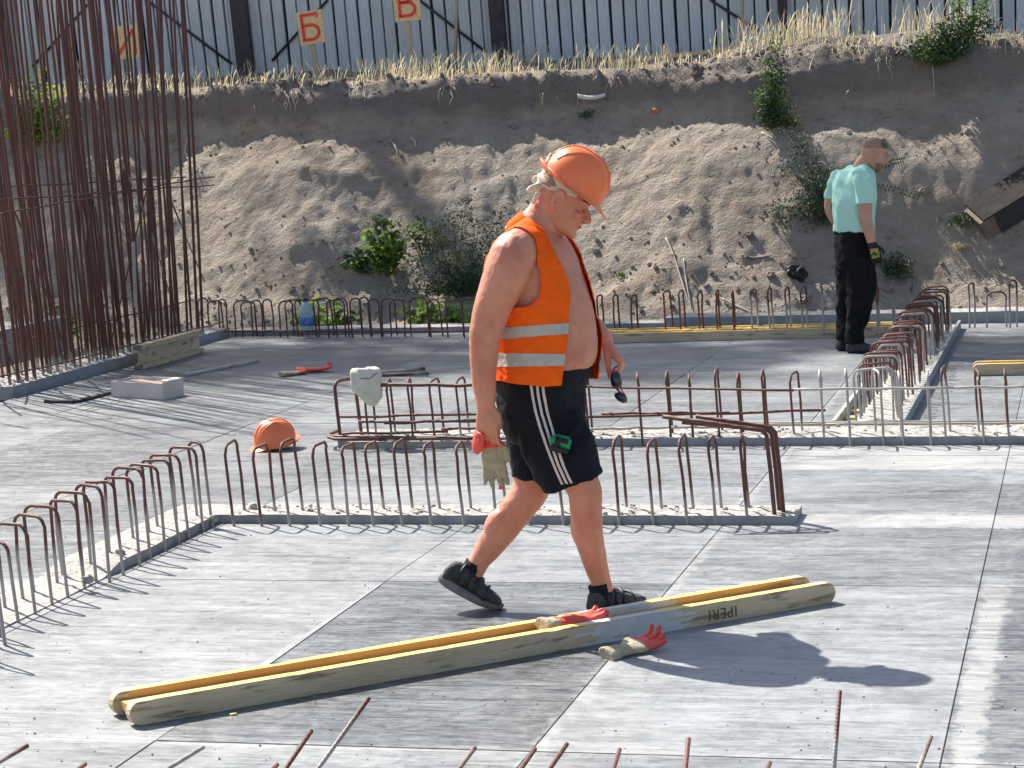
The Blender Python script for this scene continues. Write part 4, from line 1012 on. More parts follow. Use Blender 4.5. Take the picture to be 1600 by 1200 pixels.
# near (right) arm
YA = 8.42
body.tube([Q(830, 385, 8.52), Q(806, 395, 8.455), Q(793, 425, 8.43), Q(777, 462, YA), Q(765, 495, YA), Q(758, 525, YA), Q(756, 558, YA+.0), Q(756, 592, YA), Q(758, 616, YA), Q(758, 634, YA)],
          [.070, .088, .089, .076, .067, .060, .053, .047, .041, .034], 24, sub=3)
body.ell(Q(750, 506, YA+.01), (.033, .038, .045))
nh = frame(Q(757, 634, YA), Vector((.05, .0, -1)), Vector((-.45, -1, .1)))
hand_tubes(body, nh, 1.12, curls=((16, 30, 20), (24, 38, 25), (34, 45, 25), (44, 50, 25)), spread=.02, thumb=((.03, .036, -.010), (.068, .036, -.020), (.100, .022, -.026)), side=1)
# far (left) arm
YF = 8.84
body.tube([Q(845, 392, 8.74), Q(872, 400, YF-.01), Q(882, 440, YF+.04), Q(898, 478, YF+.06), Q(915, 500, YF+.03), Q(932, 520, YF-.02), Q(948, 537, YF-.06)], [.07, .074, .066, .056, .050, .046, .033], 20, sub=3)
fh = frame(Q(948, 537, YF-.06), Vector((.60, -.25, -.80)), Vector((.75, -.12, .62)))
hand_tubes(body, fh, 1.06, curls=((42, 38, 18), (50, 45, 20), (55, 50, 22), (60, 55, 25)), thumb=((.035, .030, -.022), (.070, .022, -.046), (.098, .016, -.062)), side=-1)
# legs
YN, YR = 8.50, 8.74
body.tube([Q(850, 660, YN+.06), Q(885, 715, YN+.01), Q(912, 762, YN), Q(915, 790, YN), Q(917, 820, YN+.01), Q(922, 848, YN+.02), Q(930, 880, YN+.03), Q(938, 905, YN+.04), Q(942, 926, YN+.04)],
          [.105, .086, .066, .062, .060, .054, .046, .040, .040], 28, sub=3)
body.ell(Q(921, 772, YN-.01), (.045, .045, .055)); body.ell(Q(912, 822, YN+.02), (.052, .055, .09))
body.tube([Q(840, 660, YR-.04), Q(838, 720, YR), Q(829, 765, YR), Q(808, 795, YR), Q(788, 822, YR+.01), Q(768, 850, YR+.02), Q(750, 876, YR+.02), Q(738, 897, YR+.02)],
          [.10, .088, .072, .066, .064, .054, .042, .040], 28, sub=3)
body.ell(Q(838, 768, YR-.01), (.045, .05, .05)); body.ell(Q(784, 816, YR), (.058, .058, .08), Matrix.Rotation(.8, 3, 'Y'))
def skin_disp(p): return .0018*fbm(p*14, 3)+.0008*fbm(p*45, 2)
bo1 = voxel(body, 'body', [M_skin], .0048, 5, disp=skin_disp); adopt(bo1, w1)
bvb = BVHTree.FromPolygons([v.co for v in bo1.data.vertices], [p.vertices[:] for p in bo1.data.polygons])
# face details
Tm = lambda p: MH @ (Vector(p)*1.04)
for y in (-1, 1):
    MB().tube([Tm((.0975, y*.022, .003)), Tm((.0985, y*.033, .000)), Tm((.093, y*.046, .001))], [.0012, .0022, .001], 6, sub=3).build('eyelash', M_eye, w1)
    MB().tube([Tm((.105, y*.018, .032)), Tm((.101, y*.036, .037)), Tm((.089, y*.052, .032))], [.003, .0045, .002], 6, sub=3).build('eyebrow', M_brow, w1)
    MB().ell(Tm((.115, y*.010, -.036)), (.004, .003, .0025), MH.to_3x3(), n=8, k=6).build('nostril', M_eye, w1)
MB().tube([Tm((.1065, -.024, -.0595)), Tm((.1135, -.012, -.0585)), Tm((.1155, 0, -.058)), Tm((.1135, .012, -.0585)), Tm((.1065, .024, -.0595))], [.001, .0028, .003, .0028, .001], 6, sub=2).build('mouth', M_lip, w1)
# hair and headscarf
TS = lambda p: MH @ (Vector(p)*1.04); RX = MH.to_3x3()
hr = MB(); X_, Y_ = RX @ Vector((1, 0, 0)), RX @ Vector((0, 1, 0))
def hsec(z, xf, xb, w_, e=.004): return (TS(((xf+xb)/2, 0, z)), X_*((xf-xb)/2+e)*1.04, Y_*(w_+e)*1.04)
hair = MB().loft([hsec(.02, .02, -.099, .0805, .002), hsec(.045, .055, -.101, .082), hsec(.075, .09, -.10, .081), hsec(.10, .085, -.085, .071)], 36, sub=3, egg=.10)
hair.build('hair', M_hair, w1)
sc = MB().loft([(TS((-.004, 0, .028))+RX @ Vector((0, 0, -.008)), RX @ Vector((.108, 0, .020)), Y_*.0905), (TS((-.004, 0, .042)), RX @ Vector((.113, 0, .018)), Y_*.094), (TS((-.003, 0, .062)), RX @ Vector((.114, 0, .016)), Y_*.094), (TS((-.002, 0, .082)), RX @ Vector((.108, 0, .014)), Y_*.088)], 48, sub=5, cap=False)
sc.v = [tuple(Vector(v)+(Vector(v)-hc).normalized()*(.004*math.sin(160*((MH.inverted() @ Vector(v)).z+.25*(MH.inverted() @ Vector(v)).x))+.003*fbm(Vector(v)*30, 2))) for v in sc.v]
# trim the scarf so that the face side stays bare
SV = [Vector(v) for v in sc.v]; val = [(MH.inverted() @ v).x-.055 for v in SV]; v2, f2 = clip_mesh(SV, sc.f, val)
so_ = MB().add(v2, f2).build('headscarf', M_band, w1); m_ = so_.modifiers.new('s', 'SOLIDIFY'); m_.thickness = .003
kb = TS((-.108, .0, .020)); kn = MB(); kn.ell(kb, (.022, .02, .018))
tail = [(Q(850, 287, YM-.03), Q(842, 290, YM-.05), Q(829, 295, YM-.05), Q(824, 299, YM-.04)), (Q(850, 290, YM-.03), Q(844, 300, YM-.04), Q(838, 309, YM-.05), Q(832, 318, YM-.04)),
        (Q(852, 284, YM-.03), Q(854, 270, YM-.03), Q(857, 252, YM-.02), Q(862, 240, YM-.0))]
for t_ in tail: kn.tube(t_, [.011, .014, .013, .006], 8, sub=4)
ko = voxel(kn, 'scarf_knot', [M_band], .004, 2, disp=lambda p: .004*fbm(p*50, 3)); adopt(ko, so_)
# helmet, tilted with the head
HH = R(36); hx = Vector((math.cos(HH)*math.cos(.12), -math.cos(HH)*math.sin(.12), -math.sin(HH)))
MHL = frame(TS((.012, 0, .060)), hx, Vector((math.sin(HH), .0, math.cos(HH)))) @ Matrix.Scale(1.03, 4)
hparts = helmet('', '', None); 
for o in hparts: o.matrix_world = MHL
adopt(hparts[0], w1); bpy.context.view_layer.update()
for o in hparts[1:]:
    o.parent = hparts[0]; o.matrix_parent_inverse = MHL.inverted(); o.matrix_world = MHL

# shorts
shm = MB()
shm.loft([tsec(577, 777, 922, .188), tsec(592, 777, 919, .190), tsec(615, 777, 912, .190), tsec(645, 781, 914, .192), tsec(672, 790, 916, .184), tsec(690, 800, 914, .165)], 36, sub=3, pw=2.3)
def tubesec(px, py, Y, hw, hd, nx, ny):
    c = Q(px, py, Y); A = Vector((nx, 0, ny)).normalized(); return (c, A*hw, Vector((0, 1, 0))*hd)
s405 = YN/FPX
shm.loft([tubesec(846, 635, YN+.07, 58*s405, .10, 1, .05), tubesec(857, 665, YN+.04, 60*s405, .112, 1, .10), tubesec(872, 700, YN+.01, 59*s405, .115, 1, .18), tubesec(884, 728, YN, 55*s405, .112, 1, .26), tubesec(896, 753, YN, 51*s405, .108, 1, .29)], 32, sub=4, pw=2.2)
shm.loft([tubesec(838, 640, YR-.06, 52*s405, .10, 1, 0), tubesec(836, 680, YR-.02, 46*s405, .105, 1, 0), tubesec(833, 715, YR, 39*s405, .105, 1, -.02), tubesec(832, 745, YR+.0, 34*s405, .105, 1, -.05)], 32, sub=4, pw=2.2)
def fold(p):
    x, z = p.x, p.z
    return .016*noise.noise(Vector((x*12+z*7, p.y*8, z*4)))+.007*noise.noise(Vector((x*30-z*13, p.y*18, z*9+4)))+.003*noise.noise(p*50)
sho = voxel(shm, 'shorts', [M_shorts], .006, 4, disp=fold); adopt(sho, w1)
bvs = BVHTree.FromPolygons([v.co for v in sho.data.vertices], [p.vertices[:] for p in sho.data.polygons])
def ribbon(pxs, wpx, bvh, name, m_, parent, off=.0025, sub=8):
    L_, R_ = [], []
    pl = []
    for (x0, y0), (x1, y1) in zip(pxs, pxs[1:]):
        for k in range(sub): pl.append((x0+(x1-x0)*k/sub, y0+(y1-y0)*k/sub))
    pl.append(pxs[-1]); vs = []
    for (x, y) in pl:
        row = []
        for dx in (-wpx/2, wpx/2):
            d = ray(x+dx, y).normalized(); h, nn, _, _ = bvh.ray_cast(EYE+d*3, d)
            row.append(None if h is None else h+nn*off)
        if None not in row: vs.append(row)
    fl = [p for r_ in vs for p in r_]
    return MB().add(fl, [(2*k, 2*k+1, 2*k+3, 2*k+2) for k in range(len(vs)-1)]).build(name, m_, parent)
for off_ in (0, 9.2, 18.4):
    ribbon([(829.5+off_, 598), (832+off_, 620), (837+off_*.97, 645), (844+off_*.95, 668), (855+off_*.85, 700), (866+off_*.78, 728), (878.5+off_*.78, 757-off_*.12)], 4.2, bvs, 'side_stripe', M_white, sho)
MB().loft([tsec(573, 776, 924, .192), tsec(590, 776, 921, .194)], 40, sub=2, cap=False, pw=2.3).build('waistband', M_shorts, sho)
# vest, from the inflated torso
VT = [tsec(338, 824, 866, .078), tsec(346, 811, 868, .118), tsec(357, 797, 877, .158), tsec(374, 779, 889, .192), tsec(398, 765, 903, .208), tsec(430, 760, 914, .212), tsec(465, 762, 923, .210), tsec(500, 768, 930, .208), tsec(540, 770, 935, .210), tsec(572, 770, 935, .212), tsec(606, 770, 932, .215)]
vm = MB().loft(VT, 220, sub=26, cap=False, pw=2.3); VV = [Vector(v) for v in vm.v]
near_poly = [(816, 333), (833, 345), (850, 360), (867, 395), (880, 425), (887, 443), (889, 460), (887, 490), (886, 520), (881, 565), (876, 602), (850, 604), (815, 600), (790, 596), (700, 586), (700, 300), (806, 322)]
arm_hole = [(803, 359), (818, 366), (829, 378), (837, 396), (842, 420), (845, 448), (842, 464), (833, 475), (820, 480), (800, 480), (783, 486), (770, 486), (768, 440), (770, 405), (777, 385), (788, 368)]
pp = np.array([proj(v) for v in VV]); sdn = poly_sdf(pp, near_poly)*.0024; sda = poly_sdf(pp, arm_hole)*.0024
cents = cr_sections(VT, 26)
val = []
for i, v in enumerate(VV):
    c, A, B = cents[i//220]; d = v-c; lat = d.dot(Lf); f = d.dot(Fw); py = pp[i][1]
    if lat < 0 or f < -.02:      # near half or the back
        if lat < 0: vv = max(sdn[i], -sda[i])
        else: vv = max((338-py)*.0024, (py-598)*.0024)
    else:                         # far half: open front, arm hole
        ang = math.atan2(lat/B.length, f/A.length); t = min(max((py-360)/70, 0), 1)
        open_ = (.30+.55*(1-t))-ang
        if py > 470: open_ = (.42+.1*math.sin(py*.03))-ang
        hole = poly_sdf([(f, py)], [(-.09, 366), (.04, 366), (.09, 400), (.08, 455), (.0, 482), (-.10, 470), (-.12, 400)])[0]*.02 if lat > .1 else 1
        vv = max(open_*.15, -hole, (345-py)*.0024, (py-592)*.0024)
        if f < .02: vv = min(vv, .0+max((345-py)*.0024, -hole, (py-598)*.0024)) if True else vv
    val.append(vv)
def vfold(p): return .013*noise.noise(Vector((p.x*10, p.y*7, p.z*5)))+.008*noise.noise(Vector((p.x*20+p.z*9, p.y*14, p.z*10)))+.003*noise.noise(p*55)
VV2 = []
for i, v in enumerate(VV):
    c, A, B = cents[i//220]; n_ = (v-c).normalized(); VV2.append(v+n_*(vfold(v)+.004))
def push(v, off):      # keep cloth outside the body
    h, nn, _, dist = bvb.find_nearest(v)
    if h and (v-h).dot(nn) < off and dist < .06: return h+nn*off
    return v
VV2 = [push(v, .006) for v in VV2]
v2, f2 = clip_mesh(VV2, vm.f, val)
vo = MB().add(v2, f2).build('safety_vest', M_vest); m_ = vo.modifiers.new('s', 'SOLIDIFY'); m_.thickness = .002; adopt(vo, w1)
# reflective tapes: same cloth surface, 3 mm proud, cut to height bands
for (ya, yb, yc, yd) in ((512, 509, 530, 526), (551, 553, 573, 571)):
    vt = []
    for i, v in enumerate(VV):
        x, y = pp[i]; t = (x-775)/110; lo_ = ya+(yb-ya)*t-6*max(0, t-.2)*(1 if ya < 520 else 0); hi_ = yc+(yd-yc)*t-6*max(0, t-.2)*(1 if ya < 520 else 0)
        vt.append(max(val[i], (lo_-y)*.0024, (y-hi_)*.0024))
    VV3 = []
    for i, v in enumerate(VV2):
        c, A, B = cents[i//220]; n_ = (v-c).normalized(); VV3.append(v+n_*.0042)
    v3, f3 = clip_mesh(VV3, vm.f, vt); to_ = MB().add(v3, f3).build('reflective_tape', M_tape); adopt(to_, vo)
# piping along the arm hole
ah = [(795, 363), (806, 360), (818, 366), (829, 378), (837, 396), (842, 420), (845, 448), (842, 464), (833, 475), (820, 480), (800, 480), (786, 484)]
bvv = BVHTree.FromPolygons(v2, f2)
ed = []
for (x0, y0), (x1, y1) in zip(ah, ah[1:]):
    for k in range(5):
        x, y = x0+(x1-x0)*k/5, y0+(y1-y0)*k/5; d = ray(x, y).normalized(); h, nn, ix, ds = bvv.ray_cast(EYE+d*3, d)
        if h is None or h.y > YM: h2 = Q(x, y, 8.44); h, nn, ix, ds = bvv.find_nearest(h2)
        ed.append(h)
sm_ = [ed[0]]+[(ed[i-1]+ed[i]+ed[i+1])/3 for i in range(1, len(ed)-1)]+[ed[-1]]
MB().tube(sm_, .0028, 6).build('vest_piping', M_trim, vo)
# socks and shoes
sk = MB().tube([Q(936, 912, YN+.04), Q(940, 930, YN+.04), Q(943, 948, YN+.05)], [.044, .044, .044], 20, sub=2); sk.build('sock', M_sock, w1)
sk = MB().tube([Q(744, 880, YR+.02), Q(736, 896, YR+.02), Q(728, 910, YR+.02)], [.0435, .043, .043], 20, sub=2); sk.build('sock', M_sock, w1)
# near shoe flat on the deck, toes pointing away a little
hb_ = Q(921, 966, YN+.0); hb_.z = .001; yw = R(36); rm = Matrix.Rotation(yw, 3, 'Z')
shoe(w1, lambda v: hb_+rm @ v, rm)
# rear shoe: heel raised, toe on the deck
toe = P(781, 963, 0); rm2 = Matrix.Rotation(R(-4), 3, 'Z') @ Matrix.Rotation(R(29), 3, 'Y'); tl = Vector((.235, 0, 0)); toe.y = YR
off = Vector((toe.x, YR, .003))-Vector((.035, 0, 0))-rm2 @ Vector((.235, 0, 0))
shoe(w1, lambda v: off+rm2 @ v, rm2)
# things he holds
gm = [M_beige_g, M_red_g]
gA = Q(768, 694, YA+.055); Mg = frame(gA, Vector((.06, 0, -1)), Vector((.1, -1, 0)))
o = voxel(glove_mb(spread=.13, bend=(.3, .2, .5, .2), thumb=.1, fl=1.2), 'work_glove', gm, .0042, 3, matf=lambda p: 1 if -.030 < p.x < .010 or p.x > .172 else 0, disp=lambda p: .003*fbm(p*40, 3))
o.matrix_world = Mg @ Matrix.Scale(.93, 4); tag(o, 'beige work glove with a red band held in the worker\'s near hand', 'glove')
gB = Q(747, 690, YA+.01); Mg = frame(gB, Vector((-.30, .3, -1)), Vector((-.8, -.6, .1)))
o = voxel(MB().loft([(Vector((-.04, 0, 0)), Vector((0, .022, 0)), Vector((0, 0, .012))), (Vector((-.01, 0, 0)), Vector((0, .032, 0)), Vector((0, 0, .015))), (Vector((.025, 0, 0)), Vector((0, .032, 0)), Vector((0, 0, .013))), (Vector((.05, 0, 0)), Vector((0, .016, 0)), Vector((0, 0, .008)))], 18, sub=3), 'work_glove', [M_red_g], .004, 2, disp=lambda p: .003*fbm(p*30, 3))
o.matrix_world = Mg; tag(o, 'folded red work glove held beside the beige one in the worker\'s near hand', 'glove')
# folded dark sunglasses hanging from the far hand
sg = empty('sunglasses', Q(961, 582, YF-.12), 0); tag(sg, 'dark sunglasses with red trim dangling from the worker\'s far hand', 'glasses')
YG = YF-.13
def lens(pts, name='lens'):
    mb = MB(); f_ = [Q(x, y, YG) for x, y in pts]; c = sum(f_, Vector())/len(f_); n = len(f_)
    vs = f_+[p+(c-p)*.12+Vector((0, -.009, 0)) for p in f_]+[p+Vector((0, .005, 0)) for p in f_]
    fs = [(i, (i+1) % n, n+(i+1) % n, n+i) for i in range(n)]+[tuple(range(n, 2*n))]+[(i, 2*n+i, 2*n+(i+1) % n, (i+1) % n) for i in range(n)]+[tuple(range(2*n, 3*n))[::-1]]
    mb.add(vs, fs).build(name, M_lens, sg, True, True)
lens([(954, 582), (963, 580), (969, 585), (972, 598), (971, 607), (962, 608), (955, 603), (953, 592)])
lens([(960, 614), (969, 612), (976, 615), (980, 622), (980, 629), (973, 630), (965, 626), (960, 620)])
MB().tube([Q(962, 606, YG), Q(966, 610, YG-.004), Q(970, 614, YG)], .004, 8, sub=3).build('bridge', M_lens, sg)
MB().tube([Q(969, 606, YG-.006), Q(973, 612, YG-.008), Q(978, 618, YG-.004)], .0026, 6, sub=3).build('red_trim', M_red_g, sg)
MB().tube([Q(958, 606, YG-.006), Q(965, 605, YG-.008), Q(970, 603, YG-.006)], .0022, 6, sub=2).build('red_trim', M_red_g, sg)
MB().tube([Q(956, 584, YG+.006), Q(960, 575, YG+.004), Q(966, 572, YG+.02)], .0028, 6, sub=2).build('temple', M_lens, sg)
# tape measure clipped to the shorts
d = ray(873, 694).normalized(); h, nn, _, _ = bvs.ray_cast(EYE+d*3, d); tmc = h+nn*.02
tm = empty('tape_measure', tmc, 0); tag(tm, 'green and black tape measure clipped to the worker\'s shorts', 'tape measure')
rt = frame(tmc, (RT*1.0-UP*.25), nn).to_3x3()
MB().box(tmc, (.078, .052, .036), rot=rt, bev=.009).build('case', M_green, tm)
MB().box(tmc+rt @ Vector((-.012, -.006, .002)), (.034, .045, .038), rot=rt, bev=.006).build('grip', M_black, tm)
MB().box(tmc+rt @ Vector((.014, 0, .0185)), (.026, .022, .003), rot=rt).build('face_label', M_black, tm)
MB().box(tmc+rt @ Vector((0, -.032, .0)), (.07, .012, .03), rot=rt, bev=.003).build('bumper', M_black, tm)

# ------------------------------------------------------------------ man in the mint shirt
Y2 = P(1338, 549).y; w2 = empty('person', (P(1338, 549).x, Y2, 0), 0)
tag(w2, 'man in mint t-shirt and black trousers standing by the far strip, seen from behind', 'person')
PS2 = R(-42)
t2 = lambda y, a, b_, w_: tsec(y, a, b_, w_, Y2, PS2)
b2 = MB(); k2_ = Y2/FPX
b2.loft([t2(262, 1332, 1350, .05), t2(276, 1318, 1356, .10), t2(300, 1314, 1357, .11), t2(350, 1316, 1355, .10), t2(365, 1316, 1355, .10)], 28, sub=3)
hc2 = Q(1363, 242, Y2); h2 = R(16)
MH2 = frame(hc2, Vector((math.cos(h2)*math.cos(-.08), math.cos(h2)*math.sin(-.08), -math.sin(h2))), Vector((math.sin(h2), 0, math.cos(h2))))
head_mb(b2, MH2, 1.0)
b2.tube([Q(1340, 272, Y2), Q(1346, 258, Y2), Q(1356, 246, Y2)], [.062, .058, .055], 20, sub=3)
A2 = Y2-.20
b2.tube([Q(1342, 280, A2+.03), Q(1349, 296, A2), Q(1352, 320, A2), Q(1353, 342, A2), Q(1358, 362, A2), Q(1363, 382, A2), Q(1365, 390, A2)], [.06, .062, .052, .047, .043, .034, .03], 18, sub=3)
b2.tube([Q(1311, 278, Y2+.10), Q(1302, 300, Y2+.16), Q(1296, 324, Y2+.18), Q(1303, 342, Y2+.20), Q(1312, 354, Y2+.24)], [.055, .053, .042, .037, .030], 18, sub=3)
bo2 = voxel(b2, 'body', [M_skin2], .0046, 4, disp=lambda p: .0015*fbm(p*14, 2)); adopt(bo2, w2)
TM2 = lambda p: MH2 @ Vector(p); R2 = MH2.to_3x3(); X_, Y_ = R2 @ Vector((1, 0, 0)), R2 @ Vector((0, 1, 0))
def hs2(z, xf, xb, w_, e=.003): return (TM2(((xf+xb)/2, 0, z)), X_*((xf-xb)/2+e), Y_*(w_+e))
MB().loft([hs2(.040, .045, -.100, .080, .001), hs2(.058, .086, -.100, .080, .001), hs2(.08, .095, -.095, .077), hs2(.105, .082, -.08, .066), hs2(.124, .055, -.05, .045), hs2(.131, .02, -.02, .02)], 32, sub=3, egg=.12, pw=2.2).build('hair', M_hair, w2)
MB().loft([hs2(.072, .101, .03, .064, .001), hs2(.090, .098, .0, .064), hs2(.108, .088, -.03, .056), hs2(.126, .055, -.03, .040), hs2(.133, .03, -.01, .02)], 28, sub=3, egg=.12, pw=2.2).build('hair_top', M_hair2, w2)
M_stub = mat('stubble', (.20, .12, .085), (.30, .18, .125), 120, .9)
MB().loft([hs2(-.052, .106, .010, .064, .001), hs2(-.07, .105, .012, .0585, .001), hs2(-.09, .105, .02, .049, .001), hs2(-.106, .092, .035, .036, .001), hs2(-.112, .078, .045, .02, .001)], 24, sub=3, egg=.14, pw=2.25).build('beard', M_stub, w2)
for y in (-1, 1):
    MB().tube([TM2((.101, y*.020, .034)), TM2((.097, y*.038, .038)), TM2((.086, y*.052, .033))], [.003, .004, .002], 6, sub=2).build('eyebrow', M_hair2, w2)
    MB().tube([TM2((.094, y*.024, .004)), TM2((.094, y*.034, .002)), TM2((.089, y*.044, .003))], .0018, 6, sub=2).build('eyelash', M_eye, w2)
sh = MB()
sh.loft([t2(258, 1331, 1352, .075), t2(264, 1318, 1358, .13), t2(272, 1308, 1364, .172), t2(290, 1303, 1367, .185), t2(315, 1301, 1367, .18), t2(340, 1303, 1365, .172), t2(362, 1304, 1364, .178)], 36, sub=4, pw=2.3)
sh.tube([Q(1340, 274, A2+.06), Q(1350, 285, A2), Q(1353, 302, A2), Q(1354, 318, A2-.0)], [.075, .083, .085, .082], 24, sub=3)
sh.tube([Q(1314, 276, Y2+.08), Q(1304, 290, Y2+.14), Q(1300, 311, Y2+.16)], [.07, .070, .064], 24, sub=3)
def f2_(p): return .022*noise.noise(Vector((p.x*10+p.z*2, p.y*8, p.z*2.2)))+.015*noise.noise(Vector((p.x*20+p.z*8, p.y*16, p.z*5+7)))
adopt(voxel(sh, 't_shirt', [M_mint], .0075, 3, disp=f2_), w2)
tr_ = MB()
tr_.loft([t2(350, 1309, 1346+14, .152), t2(375, 1305, 1364, .165), t2(400, 1304, 1366, .165), t2(420, 1306, 1365, .14)], 30, sub=3)
def sec2(px, py, Y, hw, hd): return (Q(px, py, Y), Vector((1, 0, 0))*hw*k2_, Vector((0, 1, 0))*hd)
tr_.loft([sec2(1344, 400, Y2-.08, 23, .10), sec2(1346, 440, Y2-.09, 23, .105), sec2(1344, 470, Y2-.09, 21, .10), sec2(1339, 500, Y2-.09, 17, .085), sec2(1335, 522, Y2-.09, 14, .075), sec2(1336, 535, Y2-.09, 14, .075)], 24, sub=3)
tr_.loft([sec2(1322, 400, Y2+.08, 17, .10), sec2(1323, 440, Y2+.09, 16, .10), sec2(1323, 480, Y2+.09, 13.5, .09), sec2(1320, 510, Y2+.09, 12, .075), sec2(1319, 530, Y2+.09, 12, .075)], 24, sub=3)
adopt(voxel(tr_, 'trousers', [M_trous], .008, 3, disp=lambda p: .022*noise.noise(Vector((p.x*9+p.z*3, p.y*9, p.z*4)))+.013*noise.noise(Vector((p.x*20, p.y*16, p.z*16)))), w2)
for (px, py, Y, yw_, nm) in ((1324, 551, Y2-.10, -.25, 'shoe'), (1310, 546, Y2+.06, .75, 'shoe')):
    hb2 = Q(px, py, Y); hb2.z = .001; rmm = Matrix.Rotation(yw_, 3, 'Z')
    mbs = MB(); A_ = rmm @ Vector((0, 1, 0)); Z_ = Vector((0, 0, 1))
    mbs.loft([(hb2+rmm @ Vector((x, 0, (z0+z1)/2)), A_*w_, Z_*(z1-z0)/2) for x, z0, z1, w_ in ((-.01, .01, .05, .02), (.01, 0, .09, .036), (.05, 0, .11, .042), (.10, 0, .095, .044), (.16, 0, .07, .05), (.21, 0, .055, .046), (.25, .004, .035, .025))], 20, sub=3, pw=2.6)
    adopt(voxel(mbs, nm, [M_shoe], .006, 2), w2)
gl = MB(); gh = frame(Q(1364, 384, A2), Vector((.22, -.05, -1)), Vector((-.3, -1, 0))); hand_tubes(gl, gh, 1.12, curls=((30, 40, 20), (32, 42, 25), (35, 45, 25), (38, 45, 25)), side=1)
gl.tube([Q(1362, 378, A2), Q(1364, 388, A2)], [.038, .036], 16)
gi = gh.inverted()
go2 = voxel(gl, 'glove', [M_blackg, M_yelg], .005, 2, matf=lambda p: 1 if (gi @ p).z > .012 and .02 < (gi @ p).x < .095 and noise.noise(p*45) > -.1 else 0); adopt(go2, w2)
gl = MB(); gh = frame(Q(1312, 354, Y2+.24), Vector((.5, .5, -.5)), Vector((-.5, -.3, .5))); hand_tubes(gl, gh, 1.05, side=-1); adopt(voxel(gl, 'glove', [M_blackg], .005, 2), w2)

# ================================================================== BANK DETAILS AND PLANTS
# stones and clods
mb = MB(); rs = random.Random(4)
def clod(p, r_):
    k = 6; vs = []; n0 = rs.random()*9
    for j, (a, rr) in enumerate(((-.8, .5), (0, 1), (.8, .55))):
        for i in range(k):
            t = 2*math.pi*i/k+j*.4; q = rr*(1+.3*noise.noise(Vector((t, j, n0)))); vs.append(p+Vector((math.cos(t)*q, math.sin(t)*q*.8, a*.7))*r_)
    fs = [(j*k+i, j*k+(i+1) % k, (j+1)*k+(i+1) % k, (j+1)*k+i) for j in range(2) for i in range(k)]+[tuple(range(k))[::-1], tuple(2*k+i for i in range(k))]
    mb.add(vs, fs)
for _ in range(3600):
    u, v = rs.uniform(-13.4, 1.4), rs.choice((rs.uniform(21.0, 24.2), rs.gauss(21.6, .35), rs.gauss(23.7, .2)))
    if not 20.5 < v < 25: continue
    r_ = rs.choice((.006, .010, .012, .016, .02, .026)) * rs.uniform(.7, 1.3)
    if rs.random() < .012: r_ = rs.uniform(.04, .07)
    clod(W(u, v, bank_uv(u, v)+r_*.15), r_)
tag(mb.build('soil_clods', M_soil, None, False), kind='stuff')
# roots
def root_on(pxs, r_, lab, m=M_root, lift=.02):
    pts = [BK(x, y)+Vector((0, -lift*random.uniform(.5, 1.6), lift*random.uniform(0, 1))) for x, y in pxs]
    o = MB().tube(pts, [r_]*(len(pts)-1)+[r_*.4], 6, sub=4).build('root', m); tag(o, lab, 'root', 'roots hanging out of the bank')
root_on([(611, 222), (618, 232), (622, 243)], .012, 'short pale root sticking out of the bank at left of a close pair')
root_on([(642, 217), (648, 222), (650, 234)], .012, 'short pale root sticking out of the bank at right of a close pair', lift=.03)
root_on([(712, 262), (722, 277), (726, 290), (722, 303)], .008, 'thin bent pale root on the bank above the grey-green bush')
root_on([(1040, 372), (1052, 400), (1068, 450), (1078, 480)], .008, 'long thin dry stem arching over the bank right of the worker\'s vest')
root_on([(1068, 405), (1072, 440), (1082, 500)], .007, 'second dry stem beside the arching one, straighter')
root_on([(1455, 95), (1458, 125), (1459, 152)], .006, 'thin root hanging straight down below the big bush on the crest')
root_on([(298, 205), (290, 240), (306, 268)], .009, 'pale root curling down the bank right beside the tall rusty bars')
root_on([(1160, 400), (1178, 404), (1205, 402)], .014, 'dark twig lying on the bank above the far hoops', M_bark)
root_on([(1128, 468), (1150, 478), (1178, 492), (1190, 505)], .010, 'grey stick leaning on the bank foot behind the far hoops')
root_on([(1190, 210), (1211, 218)], .014, 'short pale stick lying under the dark weed on the bank')
for px, py, n_ in ((455, 150, 7), (560, 130, 5), (300, 262, 8), (700, 140, 6), (960, 125, 5), (1380, 95, 8), (1450, 60, 6)):
    mb = MB()
    for _ in range(n_):
        x, y = px+random.uniform(-14, 14), py+random.uniform(-5, 5); L = random.uniform(12, 34); a = BK(x, y)
        pts = [a+Vector((0, -.02, .02))]
        for k in range(3): x += random.uniform(-5, 5); y += L/3; q = BK(x, y); pts.append(q+Vector((0, -random.uniform(.02, .07), .01)))
        mb.tube(pts, [.004, .003, .0025, .001], 4, sub=2)
    o = mb.build('root_tuft', M_root); tag(o, None, None, None, 'stuff')
# white plastic piece, brick fragment, dark bundle, board, pipe
p = BK(924, 153); o = MB().loft([(p+Vector((x, -.03, .0+abs(x)**2*1.2)), Vector((0, .03, 0)), Vector((0, 0, .024))) for x in (-.145, -.13, -.06, .0, .06, .13, .145)], 12, sub=2).build('plastic_piece', M_plast)
tag(o, 'short white plastic pipe piece stuck in the upper bank', 'plastic piece')
p = BK(1025, 173); tag(MB().box(p+Vector((0, -.01, 0)), (.09, .07, .062), rz=.2, rot=Matrix.Rotation(.15, 3, 'Y'), bev=.01).build('brick_fragment', M_brick), 'small orange brick fragment embedded in the bank', 'brick')
p = BK(362, 348); tag(MB().box(p+Vector((0, -.015, 0)), (.19, .03, .035), rot=Matrix.Rotation(-.4, 3, 'Y'), bev=.006).build('wood_scrap', M_wood), 'small pale wood scrap lying on the left part of the bank', 'wood scrap')
